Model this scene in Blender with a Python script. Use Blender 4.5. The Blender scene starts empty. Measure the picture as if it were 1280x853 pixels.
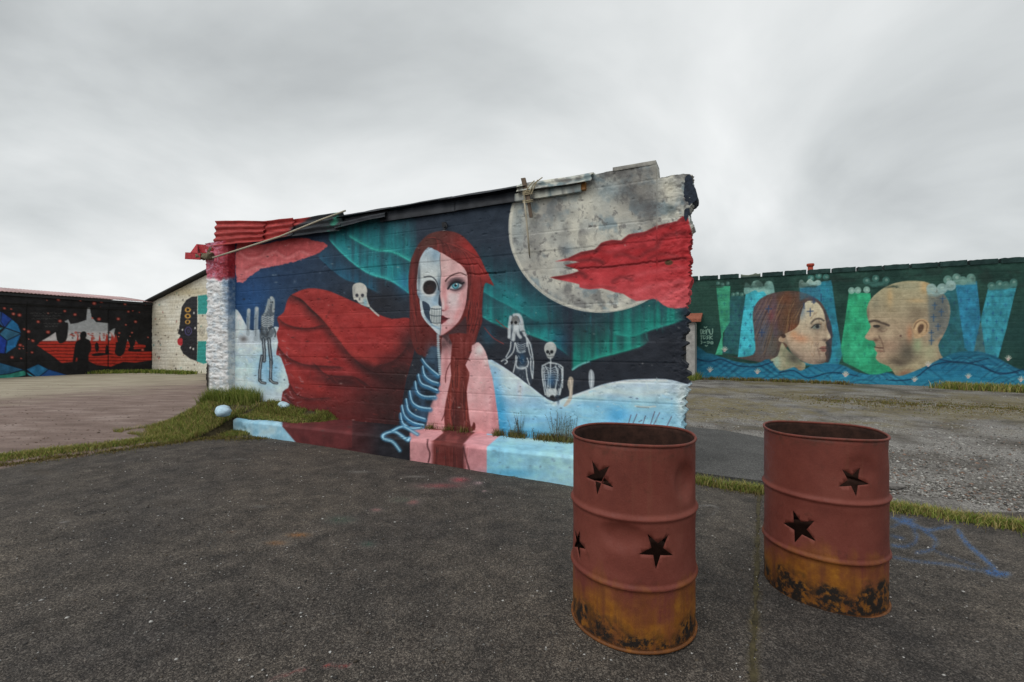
import bpy, bmesh, math, random
import numpy as np
from mathutils import Vector, Matrix
from mathutils.geometry import delaunay_2d_cdt

# ------------------------------------------------------------------ camera, sky, sun, exposure
sc = bpy.context.scene
F, CX, CY, CH = 569.0, 640.0, 430.0, 1.30        # focal length in photo pixels, principal column, horizon row, eye height
cam = bpy.data.cameras.new('camera')
cam.sensor_width = 36.0
cam.lens = F / 1280 * 36
cam.shift_y = 3.5 / 1280
cam.clip_start, cam.clip_end = 0.05, 3000
camo = bpy.data.objects.new('camera', cam)
camo.location = (0, 0, CH)
camo.rotation_euler = (math.pi / 2, 0, 0)
sc.collection.objects.link(camo)
sc.camera = camo

SUN_EL, SUN_AZ = 52, 215          # degrees; the azimuth is clockwise from +Y (behind the viewer, to the left)
world = bpy.data.worlds.new('World')
sc.world = world
world.use_nodes = True
wn, wl = world.node_tree.nodes, world.node_tree.links
wn.clear()
def W(t, **k):
    n = wn.new(t)
    for a, b in k.items():
        setattr(n, a, b)
    return n
tc = W('ShaderNodeTexCoord')
sep = W('ShaderNodeSeparateXYZ'); wl.new(tc.outputs['Generated'], sep.inputs[0])
def wmath(op, a, b=None):
    n = W('ShaderNodeMath', operation=op)
    for i, v in enumerate((a, b)):
        if v is None: continue
        if isinstance(v, (int, float)): n.inputs[i].default_value = v
        else: wl.new(v, n.inputs[i])
    return n.outputs[0]
zc = wmath('ADD', wmath('MAXIMUM', sep.outputs[2], 0.0), 0.42)
comb = W('ShaderNodeCombineXYZ')
wl.new(wmath('DIVIDE', sep.outputs[0], zc), comb.inputs[0])
wl.new(wmath('DIVIDE', sep.outputs[1], zc), comb.inputs[1])
mp = W('ShaderNodeMapping'); mp.inputs['Location'].default_value = (3.1, 1.7, 0.4)
mp.inputs['Rotation'].default_value = (0, 0, 0.5)
mp.inputs['Scale'].default_value = (0.9, 1.0, 1)
wl.new(comb.outputs[0], mp.inputs[0])
n1 = W('ShaderNodeTexNoise'); n1.inputs['Scale'].default_value = 1.15; n1.inputs['Detail'].default_value = 7
n1.inputs['Roughness'].default_value = 0.5; n1.inputs['Distortion'].default_value = 0.5
wl.new(mp.outputs[0], n1.inputs['Vector'])
rmp = W('ShaderNodeValToRGB')
e = rmp.color_ramp.elements
e[0].position = 0.28; e[0].color = (0.43, 0.455, 0.465, 1)
e[1].position = 0.66; e[1].color = (0.93, 0.95, 0.95, 1)
m_ = e.new(0.46); m_.color = (0.67, 0.70, 0.705, 1)
wl.new(n1.outputs[0], rmp.inputs[0])
sky = W('ShaderNodeTexSky', sky_type='NISHITA')
sky.sun_disc = False
sky.sun_elevation = math.radians(SUN_EL)
sky.sun_rotation = math.radians(SUN_AZ)
bg1 = W('ShaderNodeBackground'); bg1.inputs[1].default_value = 0.10
bg2 = W('ShaderNodeBackground'); bg2.inputs[1].default_value = 1.0
wl.new(sky.outputs[0], bg1.inputs[0]); wl.new(rmp.outputs[0], bg2.inputs[0])
mix = W('ShaderNodeMixShader'); mix.inputs[0].default_value = 0.96      # overcast: cloud covers nearly all of the sky
wl.new(bg1.outputs[0], mix.inputs[1]); wl.new(bg2.outputs[0], mix.inputs[2])
wo = W('ShaderNodeOutputWorld'); wl.new(mix.outputs[0], wo.inputs[0])

sun = bpy.data.lights.new('sun', 'SUN')
sun.energy = 1.5
sun.angle = math.radians(50)
sun.color = (1.0, 0.97, 0.93)
suno = bpy.data.objects.new('sun', sun)
el, az = math.radians(SUN_EL), math.radians(SUN_AZ)
sdir = Vector((math.sin(az) * math.cos(el), math.cos(az) * math.cos(el), math.sin(el)))
suno.rotation_euler = sdir.to_track_quat('Z', 'Y').to_euler()
suno.location = (0, -5, 20)
sc.collection.objects.link(suno)

vs = sc.view_settings
vs.view_transform = 'Standard'; vs.look = 'None'; vs.gamma = 1; vs.exposure = 0.0
vs.use_curve_mapping = False
EWALL = 0.80         # light reaching a wall that faces the viewer; paint colours are divided by it

# ------------------------------------------------------------------ helpers
COL = sc.collection
f32 = np.float32
def hsh(ix, iy, seed):
    h = (ix * 374761393 + iy * 668265263 + seed * 1442695041) & 0xFFFFFFFF
    h = ((h ^ (h >> 13)) * 1274126177) & 0xFFFFFFFF
    return ((h ^ (h >> 16)) & 0xFFFF) / 65535.0
def noise(x, y, seed=0):
    x = np.asarray(x, dtype=np.float64); y = np.asarray(y, dtype=np.float64)
    ix = np.floor(x).astype(np.int64); iy = np.floor(y).astype(np.int64)
    fx = x - ix; fy = y - iy
    fx = fx * fx * (3 - 2 * fx); fy = fy * fy * (3 - 2 * fy)
    a = hsh(ix, iy, seed); b = hsh(ix + 1, iy, seed); c = hsh(ix, iy + 1, seed); d = hsh(ix + 1, iy + 1, seed)
    return (a + (b - a) * fx) * (1 - fy) + (c + (d - c) * fx) * fy
def fbm(x, y, seed=0, o=4, r=.5):
    s = 0; a = 1.0; t = 0
    for i in range(o):
        s = s + a * noise(x * 2 ** i, y * 2 ** i, seed + i * 17); t += a; a *= r
    return s / t
def sstep(a, b, x):
    t = np.clip((x - a) / (b - a), 0, 1)
    return t * t * (3 - 2 * t)
def lin(c):
    c = np.asarray(c, dtype=np.float64) / 255.0
    return np.where(c <= .04045, c / 12.92, ((c + .055) / 1.055) ** 2.4)

def link(o, parent=None):
    COL.objects.link(o)
    if parent is not None: o.parent = parent
    return o
def tag(o, label=None, cat=None, group=None, kind=None):
    if label: o['label'] = label
    if cat: o['category'] = cat
    if group: o['group'] = group
    if kind: o['kind'] = kind
    return o
def empty(name, loc, label, cat, group=None):
    o = bpy.data.objects.new(name, None); o.location = loc; o.empty_display_size = .2
    link(o); return tag(o, label, cat, group)
def mesh_np(name, V, Q, mat, parent=None, col=None, smooth=True, attr='paint'):
    """one mesh object from vertex and face arrays (world coordinates), with an optional colour per vertex"""
    V = np.asarray(V, dtype=f32); Q = np.asarray(Q, dtype=np.int32)
    me = bpy.data.meshes.new(name)
    k = Q.shape[1]
    if parent is not None:
        V = V - np.array(parent.location, dtype=f32)
    me.vertices.add(len(V)); me.vertices.foreach_set('co', V.ravel())
    me.loops.add(Q.size); me.loops.foreach_set('vertex_index', Q.ravel())
    me.polygons.add(len(Q)); me.polygons.foreach_set('loop_start', np.arange(0, Q.size, k, dtype=np.int32))
    me.polygons.foreach_set('loop_total', np.full(len(Q), k, dtype=np.int32))
    if smooth: me.polygons.foreach_set('use_smooth', np.ones(len(Q), dtype=bool))
    if col is not None:
        for an, cc in (col.items() if isinstance(col, dict) else ((attr, col),)):
            at = me.color_attributes.new(an, 'FLOAT_COLOR', 'POINT')
            c4 = np.ones((len(V), 4), dtype=f32); c4[:, :cc.shape[1]] = cc
            at.data.foreach_set('color', c4.ravel())
    me.update(calc_edges=True); me.validate()
    me.materials.append(mat)
    return link(bpy.data.objects.new(name, me), parent)
def bm_obj(name, bm, mat, parent=None, smooth=False):
    me = bpy.data.meshes.new(name)
    if parent is not None:
        bmesh.ops.translate(bm, verts=bm.verts, vec=-parent.location)
    bmesh.ops.recalc_face_normals(bm, faces=bm.faces)
    bm.to_mesh(me); bm.free()
    if smooth:
        for p in me.polygons: p.use_smooth = True
    me.materials.append(mat)
    return link(bpy.data.objects.new(name, me), parent)
def grid_quads(nr, nc, off=0, flip=False):
    r, c = np.meshgrid(np.arange(nr - 1), np.arange(nc - 1), indexing='ij')
    a = (r * nc + c).ravel() + off
    q = np.stack([a, a + 1, a + nc + 1, a + nc], 1)
    return q[:, ::-1] if flip else q
def add_hex(bm, pts):
    """eight corners, bottom four then top four"""
    v = [bm.verts.new(p) for p in pts]
    for f in ((0, 1, 2, 3), (4, 7, 6, 5), (0, 4, 5, 1), (1, 5, 6, 2), (2, 6, 7, 3), (3, 7, 4, 0)):
        bm.faces.new([v[i] for i in f])
    return v
def tube(bm, pts, r, n=6):
    rings = []
    pts = [Vector(p) for p in pts]
    for i, p in enumerate(pts):
        d = (pts[min(i + 1, len(pts) - 1)] - pts[max(i - 1, 0)]).normalized()
        a = d.cross(Vector((0.13, .21, .97))).normalized(); b = d.cross(a)
        rr = r[i] if isinstance(r, (list, tuple)) else r
        rings.append([bm.verts.new(p + rr * (math.cos(t) * a + math.sin(t) * b)) for t in [2 * math.pi * k / n for k in range(n)]])
    for i in range(len(rings) - 1):
        for k in range(n):
            bm.faces.new([rings[i][k], rings[i][(k + 1) % n], rings[i + 1][(k + 1) % n], rings[i + 1][k]])
    bm.faces.new(rings[0][::-1]); bm.faces.new(rings[-1])

# ------------------------------------------------------------------ materials
class NT:
    def __init__(s, name):
        s.m = bpy.data.materials.new(name); s.m.use_nodes = True
        s.n, s.l = s.m.node_tree.nodes, s.m.node_tree.links
        s.b = s.n['Principled BSDF']
        s.b.inputs['Specular IOR Level'].default_value = .3
    def new(s, t, **k):
        n = s.n.new(t)
        for a, b in k.items(): setattr(n, a, b)
        return n
    def put(s, sock, v):
        if isinstance(v, (int, float, tuple)): sock.default_value = v
        else: s.l.new(v, sock)
    def math(s, op, a, b=None, clamp=False):
        n = s.new('ShaderNodeMath', operation=op, use_clamp=clamp); s.put(n.inputs[0], a)
        if b is not None: s.put(n.inputs[1], b)
        return n.outputs[0]
    def obj(s):
        if not hasattr(s, '_c'): s._c = s.new('ShaderNodeTexCoord')
        return s._c.outputs['Object']
    def pos(s):
        if not hasattr(s, '_g'): s._g = s.new('ShaderNodeNewGeometry')
        return s._g.outputs['Position']
    def mapped(s, v, scale):
        n = s.new('ShaderNodeMapping'); s.l.new(v, n.inputs[0]); n.inputs['Scale'].default_value = scale
        return n.outputs[0]
    def noise(s, v, scale, detail=4, rough=.55, dist=0):
        n = s.new('ShaderNodeTexNoise'); s.l.new(v, n.inputs['Vector'])
        n.inputs['Scale'].default_value = scale; n.inputs['Detail'].default_value = detail
        n.inputs['Roughness'].default_value = rough; n.inputs['Distortion'].default_value = dist
        return n.outputs[0]
    def voro(s, v, scale, feature='F1'):
        n = s.new('ShaderNodeTexVoronoi', feature=feature); s.l.new(v, n.inputs['Vector']); n.inputs['Scale'].default_value = scale
        return n
    def ramp(s, v, *stops):
        n = s.new('ShaderNodeValToRGB'); s.l.new(v, n.inputs[0]); e = n.color_ramp.elements
        while len(e) < len(stops): e.new(.5)
        for i, (p, c) in enumerate(stops):
            e[i].position = p; e[i].color = (c, c, c, 1) if isinstance(c, (int, float)) else (*c, 1)
        return n.outputs[0]
    def mix(s, f, a, b, mode='MIX'):
        n = s.new('ShaderNodeMix', data_type='RGBA', blend_type=mode); s.put(n.inputs[0], f)
        for i, v in ((6, a), (7, b)):
            if isinstance(v, tuple) and len(v) == 3: v = (*v, 1)
            s.put(n.inputs[i], v)
        return n.outputs[2]
    def attr(s, name):
        return s.new('ShaderNodeAttribute', attribute_name=name)
    def bump(s, h, strength=.5, dist=.01):
        n = s.new('ShaderNodeBump'); s.l.new(h, n.inputs['Height']); n.inputs['Strength'].default_value = strength; n.inputs['Distance'].default_value = dist
        s.l.new(n.outputs[0], s.b.inputs['Normal'])
    def out(s, col=None, rough=None, metal=None):
        if col is not None: s.put(s.b.inputs['Base Color'], (*col, 1) if isinstance(col, tuple) and len(col) == 3 else col)
        if rough is not None: s.put(s.b.inputs['Roughness'], rough)
        if metal is not None: s.put(s.b.inputs['Metallic'], metal)
        return s.m

def mat_painted(name, fine=90, bumpd=.004, strength=.6, rough=.62, var=.30):
    t = NT(name); p = t.pos()
    a = t.attr('paint').outputs['Color']
    n = t.noise(p, 9, 6, .62)
    v = t.ramp(n, (.25, 1 - var), (.75, 1 + var * .3))
    c = t.mix(1.0, a, v, 'MULTIPLY')
    grime = t.ramp(t.noise(t.mapped(p, (1, 1, .25)), 14, 5, .7), (.60, 0.0), (.80, .35))
    c = t.mix(grime, c, (.045, .045, .045))
    h = t.math('ADD', t.math('MULTIPLY', t.noise(p, fine, 5, .65), 1.0), t.math('MULTIPLY', t.noise(p, fine * .22, 3, .6), 1.5))
    t.bump(h, strength, bumpd)
    return t.out(c, t.ramp(n, (.3, rough + .2), (.8, rough)))
M_WALL = mat_painted('painted_concrete')
M_BLOCK = mat_painted('painted_blockwork', 40, .01, .6)
M_TIN = mat_painted('painted_tin', 40, .002, .3, .42)

def simple(name, col, rough=.8, scale=30, var=.35, metal=0, bumpd=.004, stretch=(1, 1, 1), strength=.5):
    t = NT(name); p = t.mapped(t.obj(), stretch)
    n = t.noise(p, scale, 6, .65)
    lo = tuple(x * (1 - var) for x in col); hi = tuple(min(1, x * (1 + var)) for x in col)
    t.bump(n, strength, bumpd)
    return t.out(t.ramp(n, (.3, lo), (.72, hi)), rough, metal)
M_WOOD = simple('weathered_wood', (.15, .11, .08), .85, 40, .5, stretch=(1, 1, .1))
M_STICK = simple('pale_wood', (.42, .38, .29), .8, 60, .3, stretch=(1, 1, .1))
M_ROPE = simple('string', (.40, .34, .22), .9, 200, .3)
M_REDSTEEL = simple('red_steel', (.40, .022, .03), .55, 40, .45)
M_DARK = simple('dark_iron', (.03, .032, .036), .6, 60, .4)
M_RUBBLE = simple('rubble', (.16, .13, .085), .95, 45, .6, bumpd=.02)
M_NAVY = simple('navy_concrete', (.022, .032, .05), .8, 30, .5, bumpd=.02)
M_BLUEROCK = simple('blue_painted_rock', (.47, .66, .77), .75, 14, .25, bumpd=.015)
M_ROCK = simple('grey_rock', (.16, .15, .14), .9, 30, .5, bumpd=.02)
M_SOIL = simple('soil', (.06, .05, .025), .95, 25, .6, bumpd=.03)
M_BEAM = simple('orange_wood', (.33, .15, .04), .8, 30, .4)
M_CONC = simple('grey_concrete', (.36, .35, .33), .85, 8, .3, bumpd=.006)
M_TILE = simple('red_tile', (.30, .10, .06), .8, 20, .5)
M_VENT = simple('red_vent_pipe', (.38, .06, .035), .6, 20, .4)
M_BACK = simple('bare_concrete', (.20, .195, .185), .9, 6, .4, bumpd=.01)
# ------------------------------------------------------------------ painting: colours worked out per vertex of the wall itself
def catmull(P, n, closed):
    P = np.asarray(P, float)
    if n <= 1: return P
    N = len(P); out = []
    for i in range(N if closed else N - 1):
        g = (lambda j: P[j % N]) if closed else (lambda j: P[min(max(j, 0), N - 1)])
        p0, p1, p2, p3 = g(i - 1), g(i), g(i + 1), g(i + 2)
        for k in range(n):
            t = k / n
            out.append(.5 * (2 * p1 + (p2 - p0) * t + (2 * p0 - 5 * p1 + 4 * p2 - p3) * t * t + (3 * p1 - p0 - 3 * p2 + p3) * t ** 3))
    if not closed: out.append(P[-1])
    return np.array(out)
def crop(ox, oy, s):
    return lambda *p: [(ox + a / s, oy + b / s) for a, b in p]
class Canvas:
    """paint on a surface: every vertex knows which spot of the mural it is"""
    def __init__(s, P):
        P = np.asarray(P, float)
        yy = np.maximum(P[:, 1], .3)
        s.x = (CX + F * P[:, 0] / yy).astype(f32); s.y = (CY - F * (P[:, 2] - CH) / yy).astype(f32)
        s.c = np.zeros((len(P), 3), dtype=f32); s.clip = None
    def base(s, fn):
        s.c[:] = fn(s.x, s.y) if callable(fn) else np.array(fn, dtype=f32)
    def mix(s, idx, col, al):
        if s.clip is not None: al = al * s.clip[idx]
        c = col(s.x[idx], s.y[idx]) if callable(col) else np.array(col, dtype=f32)[None]
        s.c[idx] += (c - s.c[idx]) * al[:, None].astype(f32)
    def box(s, x0, x1, y0, y1):
        return np.nonzero((s.x > x0) & (s.x < x1) & (s.y > y0) & (s.y < y1))[0]
    def sd(s, P, X, Y):
        d2 = np.full(X.shape, 1e12, f32); ins = np.zeros(X.shape, bool)
        N = len(P)
        for i in range(N):
            ax, ay = P[i]; bx, by = P[(i + 1) % N]
            ex, ey = bx - ax, by - ay; L = ex * ex + ey * ey + 1e-9
            wx, wy = X - f32(ax), Y - f32(ay)
            t = np.clip((wx * f32(ex) + wy * f32(ey)) / f32(L), 0, 1)
            d2 = np.minimum(d2, (wx - t * f32(ex)) ** 2 + (wy - t * f32(ey)) ** 2)
            if abs(ey) > 1e-9:
                cr = (Y >= min(ay, by)) & (Y < max(ay, by)) & (X < ax + (Y - ay) * (ex / ey))
                ins ^= cr
        return np.where(ins, -1, 1) * np.sqrt(d2)
    def alpha(s, pts, soft=.6, sm=3, wob=0, seed=0):
        P = catmull(pts, sm, True); pad = soft * 2 + wob + 1
        idx = s.box(P[:, 0].min() - pad, P[:, 0].max() + pad, P[:, 1].min() - pad, P[:, 1].max() + pad)
        X, Y = s.x[idx], s.y[idx]
        if wob:
            X, Y = (X + wob * 2 * (fbm(X * .3, Y * .3, seed, 2) - .5)).astype(f32), (Y + wob * 2 * (fbm(X * .3, Y * .3, seed + 5, 2) - .5)).astype(f32)
        return idx, np.clip(.5 - s.sd(P, X, Y) / (2 * soft), 0, 1)
    def fill(s, pts, col, soft=.6, a=1., sm=3, wob=0, seed=0):
        idx, al = s.alpha(pts, soft, sm, wob, seed)
        if len(idx): s.mix(idx, col, al * a)
    def setclip(s, pts=None, soft=.6, sm=3, wob=0, seed=0):
        if pts is None: s.clip = None; return
        idx, al = s.alpha(pts, soft, sm, wob, seed)
        s.clip = np.zeros(len(s.x), f32); s.clip[idx] = al
    def stroke(s, pts, w, col, a=1., soft=.5, sm=4, taper=None, side=0):
        """w in photo pixels (full width); taper = (start, end) factors; side=+1/-1 fades to one side only"""
        P = catmull(pts, sm, False); pad = w + soft * 2 + 1
        idx = s.box(P[:, 0].min() - pad, P[:, 0].max() + pad, P[:, 1].min() - pad, P[:, 1].max() + pad)
        if not len(idx): return
        X, Y = s.x[idx], s.y[idx]
        seg = np.hypot(*(P[1:] - P[:-1]).T); cum = np.concatenate([[0], np.cumsum(seg)]); tot = max(cum[-1], 1e-6)
        best = np.full(X.shape, 1e9, f32); par = np.zeros(X.shape, f32); sg = np.zeros(X.shape, f32)
        for i in range(len(P) - 1):
            ax, ay = P[i]; ex, ey = P[i + 1] - P[i]; L = ex * ex + ey * ey + 1e-9
            wx, wy = X - f32(ax), Y - f32(ay)
            t = np.clip((wx * f32(ex) + wy * f32(ey)) / f32(L), 0, 1)
            d = np.hypot(wx - t * f32(ex), wy - t * f32(ey))
            k = d < best
            best = np.where(k, d, best); par = np.where(k, (cum[i] + t * seg[i]) / tot, par)
            if side: sg = np.where(k, np.sign(f32(ex) * wy - f32(ey) * wx), sg)
        hw = w / 2 * np.ones_like(par)
        if taper: hw = hw * (taper[0] + (taper[1] - taper[0]) * par)
        if side:
            al = np.where(sg * side > 0, np.clip(1 - best / np.maximum(hw * 2, .1), 0, 1) ** 1.3, np.clip(.5 - (best - .2) / (2 * soft), 0, 1))
        else:
            al = np.clip(.5 - (best - hw) / (2 * soft), 0, 1)
        s.mix(idx, col, al * a)
    def blob(s, x, y, rx, ry, col, a=.5, rot=0, p=1.):
        R = max(rx, ry) * 2.3
        idx = s.box(x - R, x + R, y - R, y + R)
        if not len(idx): return
        X, Y = s.x[idx] - x, s.y[idx] - y
        c, q = math.cos(rot), math.sin(rot)
        r2 = ((X * c + Y * q) / rx) ** 2 + ((-X * q + Y * c) / ry) ** 2
        s.mix(idx, col, a * np.exp(-r2 ** p))
    def ell(s, x, y, rx, ry, col, a=1., rot=0, soft=.5):
        R = max(rx, ry) + 3
        idx = s.box(x - R, x + R, y - R, y + R)
        if not len(idx): return
        X, Y = s.x[idx] - x, s.y[idx] - y
        c, q = math.cos(rot), math.sin(rot)
        r = np.sqrt(((X * c + Y * q) / rx) ** 2 + ((-X * q + Y * c) / ry) ** 2)
        s.mix(idx, col, a * np.clip(.5 - (r - 1) * min(rx, ry) / (2 * soft), 0, 1))
    def scumble(s, pts, cols, n, L=6, w=1.1, a=.4, ang=0., spread=.6, seed=0, sm=2):
        """loose short brush marks inside an outline"""
        old = s.clip; idx, al = s.alpha(pts, .6, sm)
        if not len(idx): return
        cl = np.zeros(len(s.x), f32); cl[idx] = al
        s.clip = cl if old is None else cl * old
        rn = random.Random(seed); P = np.array(pts); x0, y0 = P.min(0); x1, y1 = P.max(0)
        for _ in range(n):
            x, y = rn.uniform(x0, x1), rn.uniform(y0, y1); t = (ang(x, y) if callable(ang) else ang) + rn.gauss(0, spread); l = L * rn.uniform(.4, 1.2)
            dx, dy = math.cos(t) * l / 2, math.sin(t) * l / 2; b = rn.uniform(-.25, .25) * l
            s.stroke([(x - dx, y - dy), (x - dy / l * b, y + dx / l * b), (x + dx, y + dy)], w * rn.uniform(.6, 1.5), rn.choice(cols), a * rn.uniform(.4, 1), .6, 2, (1, .3))
        s.clip = old
    def ribbon(s, pts, h, col, edge, a=.9, ea=.8, low=1.5):
        """aurora curtain: bright lower edge that fades upward"""
        P = catmull(pts, 4, False)
        idx = s.box(P[:, 0].min(), P[:, 0].max(), P[:, 1].min() - h * 2, P[:, 1].max() + low * 3)
        X, Y = s.x[idx], s.y[idx]
        o = np.argsort(P[:, 0]); ye = np.interp(X, P[o, 0], P[o, 1])
        d = ye - Y
        st = .6 + .8 * noise(X * .22, X * 0 + 3, 5) * (.6 + .8 * noise(X * .8, Y * .02, 8))
        endf = sstep(0, 6, X - P[:, 0].min()) * sstep(0, 18, P[:, 0].max() - X)
        al = np.where(d > 0, np.exp(-(d / h) ** 1.5), np.exp(-(d / low) ** 2)) * endf
        s.mix(idx, col, np.clip(al * a * st, 0, 1))
        eg = np.exp(-np.where(d > 0, d / 2.4, -d / 1.1) ** 1.0) * endf
        s.mix(idx, edge, np.clip(eg * ea, 0, 1))
    def lin(s, e=None):
        c = np.clip(s.c, 0, 255); c = c + (c.mean(1, keepdims=True) - c) * .13        # weathered, slightly chalky paint
        return np.clip(lin(c) / (e or EWALL), .005, .84)

Z1 = crop(220, 190, 3.759); Z2 = crop(540, 190, 3.759); Z3 = crop(220, 390, 3.759); Z4 = crop(540, 390, 3.759)
Zf = crop(500, 280, 5.333); Zr = crop(470, 430, 5.018); Za = crop(600, 380, 4.741); Zb = crop(400, 240, 5.333)
Zc = crop(620, 190, 4.741); Zd = crop(250, 250, 7.11); Zs = crop(615, 385, 6.824); Zk = crop(290, 360, 6.5625); Zo = crop(330, 340, 4.263)

def vary(c0, c1, sx, sy, seed):
    c0, c1 = np.array(c0, f32), np.array(c1, f32)
    def f(X, Y):
        n = sstep(.25, .75, fbm(X * sx, Y * sy, seed, 4))[:, None]
        return (c0 + (c1 - c0) * n).astype(f32)
    return f
def vgrad(stops, sx=.08, sy=.08, amp=10, seed=3):
    """colours by picture row with some mottling"""
    ys = [a for a, _ in stops]; cs = np.array([b for _, b in stops], float)
    def f(X, Y):
        o = np.stack([np.interp(Y, ys, cs[:, k]) for k in range(3)], 1)
        return (o + amp * 2 * (fbm(X * sx, Y * sy, seed, 4) - .5)[:, None]).astype(f32)
    return f

def paint_main(cv):
    BONE, BONED = (205, 214, 216), (120, 140, 152)
    # night sky
    def night(X, Y):
        left = sstep(470, 310, X)[:, None]; low = sstep(380, 430, Y)[:, None]
        c = np.array((37, 50, 66.)) + (np.array((28, 60, 98.)) - np.array((37, 50, 66.))) * left
        c = c + (np.array((35, 38, 47.)) - c) * (low * (1 - left) * .85)
        return c + 10 * (fbm(X * .05, Y * .12, 2, 4)[:, None] - .5) * 2
    cv.base(night)
    cv.blob(312, 372, 26, 26, (22, 78, 140), .75)
    cv.blob(300, 350, 18, 18, (25, 60, 110), .6)
    cv.blob(470, 380, 50, 22, (33, 33, 40), .75)
    for x, y, r in ((368, 352, 2), (345, 344, 1.5), (400, 341, 1.5), (372, 366, 1.2), (430, 366, 1.4), (640, 352, 2), (668, 358, 1.5)):
        cv.blob(x, y, r, r, (95, 110, 128), .5)
    # aurora
    cv.ribbon(Zd((1040, 490), (1100, 550), (1200, 640), (1290, 700)) + Zb((230, 600), (330, 640), (420, 690)), 20, (26, 96, 128), (36, 120, 150), .6, .2)
    cv.ribbon(Zb((50, 305), (130, 390), (230, 480), (330, 545), (470, 590), (590, 672), (660, 720)), 40, (24, 134, 144), (60, 205, 196), .95, .75)
    cv.ribbon(Zb((178, 285), (270, 340), (370, 388), (480, 400), (605, 462), (680, 500)), 38, (22, 122, 130), (56, 202, 180), .95, .8)
    cv.blob(505, 355, 10, 14, (30, 115, 160), .6)
    cv.ribbon(Z2((220, 640), (300, 690), (400, 740), (480, 790), (560, 850)), 28, (20, 128, 136), (46, 172, 172), .9, .45)
    cv.ribbon(Za((0, 66), (100, 120), (200, 150), (300, 182), (400, 220), (470, 262), (540, 320)), 36, (18, 134, 134), (36, 178, 164), .95, .5)
    cv.ribbon(Za((535, 396), (600, 356), (700, 318), (830, 285), (960, 245), (1012, 205)), 38, (16, 138, 122), (42, 186, 156), .95, .55)
    cv.ribbon(Za((790, 175), (900, 190), (1010, 152), (1100, 126), (1230, 84)), 36, (17, 138, 124), (42, 180, 160), .95, .45)
    cv.stroke(Za((548, 390), (590, 362), (645, 343)), 2.2, (120, 190, 190), .7)
    cv.blob(700, 428, 14, 18, (24, 70, 110), .45); cv.blob(610, 420, 8, 12, (25, 110, 140), .4)
    cv.stroke(Z2((285, 610), (360, 660), (430, 700)), 6, (36, 130, 140), .6, 3)
    cv.blob(676, 405, 40, 7, (30, 42, 58), .5)
    cv.scumble(Zb((60, 300), (180, 270), (620, 160), (600, 660), (330, 560)), [(60, 190, 180), (14, 70, 84), (30, 120, 150)], 120, 12, 1.3, .28, 1.57, .15, 3)
    cv.scumble(Za((0, -60), (700, 60), (1220, -40), (1220, 90), (1000, 240), (540, 390), (300, 180), (0, 66)), [(50, 180, 160), (12, 60, 70), (24, 90, 130)], 150, 12, 1.4, .28, 1.57, .15, 4)
    cv.scumble([(296, 340), (420, 330), (520, 380), (520, 430), (330, 400), (296, 420)], [(50, 84, 124), (22, 40, 66), (70, 84, 100)], 160, 8, 1.2, .3, .1, .5, 5)
    cv.scumble([(600, 300), (860, 400), (860, 460), (600, 470)], [(58, 66, 80), (22, 26, 36), (44, 60, 78)], 150, 8, 1.2, .28, .1, .5, 6)
    # moon
    moonc = vary((203, 200, 184), (176, 178, 170), .06, .06, 21)
    cv.ell(750, 285, 114.5, 106, moonc, 1)
    cv.fill([(750, 180), (880, 180), (880, 330), (750, 330)], moonc, 1, 1, 0)
    cv.setclip([(750 + 114 * math.cos(t), 285 + 105.5 * math.sin(t)) for t in np.linspace(0, 2 * math.pi, 40, endpoint=False)] if 0 else None)
    mk = np.where(((cv.x - 750) / 113.5) ** 2 + ((cv.y - 285) / 105) ** 2 < 1, 1, 0) | ((cv.x > 750) & (cv.y < 330))
    cv.clip = mk.astype(f32)
    idx = np.nonzero(mk)[0]; X, Y = cv.x[idx], cv.y[idx]
    st = sstep(.52, .72, fbm(X * .055, Y * .05, 31, 5, .6))
    cv.mix(idx, (104, 104, 104), st * .8)
    st = sstep(.55, .72, fbm(X * .05 + 9, Y * .05, 37, 4, .55)); cv.mix(idx, (116, 138, 148), st * .75)
    st = sstep(.58, .7, fbm(X * .16, Y * .12, 41, 5, .65)); cv.mix(idx, (92, 90, 90), st * .6)
    for x, y, rx, ry, c, a in ((790, 240, 26, 30, (96, 94, 92), .75), (812, 262, 12, 28, (88, 86, 86), .7), (815, 215, 14, 8, (110, 108, 104), .7), (775, 216, 18, 7, (88, 86, 84), .85),
                               (690, 262, 16, 18, (122, 120, 118), .7), (668, 300, 14, 26, (128, 128, 128), .6), (706, 300, 8, 22, (112, 112, 112), .6), (760, 238, 14, 12, (120, 140, 148), .7),
                               (838, 262, 6, 9, (85, 95, 95), .7), (648, 280, 8, 30, (135, 150, 155), .6), (710, 312, 8, 8, (110, 130, 142), .6), (670, 335, 30, 12, (148, 146, 140), .5),
                               (720, 372, 60, 10, (140, 138, 132), .45), (736, 250, 24, 14, (208, 206, 190), .6), (745, 300, 40, 10, (212, 208, 190), .7), (836, 236, 10, 10, (214, 208, 186), .8), (700, 280, 10, 10, (205, 204, 190), .5)):
        cv.blob(x, y, rx, ry, c, a)
    cv.stroke([(750 + 112 * math.cos(t), 285 + 103.5 * math.sin(t)) for t in np.linspace(.9, 3.6, 30)], 2.5, (214, 210, 192), .7, 1, 1)
    cv.clip = None
    # red cloud across the moon
    rc = Z2((580, 515), (640, 498), (700, 470), (765, 458), (795, 428), (845, 414), (890, 416), (925, 388), (1000, 376), (1050, 350), (1100, 338), (1150, 326), (1200, 303), (1240, 500), (1235, 690),
            (1180, 732), (1110, 732), (1070, 706), (1040, 690), (960, 702), (900, 668), (860, 660), (800, 642), (740, 646), (692, 636), (690, 622), (620, 606), (556, 590), (620, 580), (690, 560), (660, 545), (625, 532), (690, 518), (640, 511))
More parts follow.
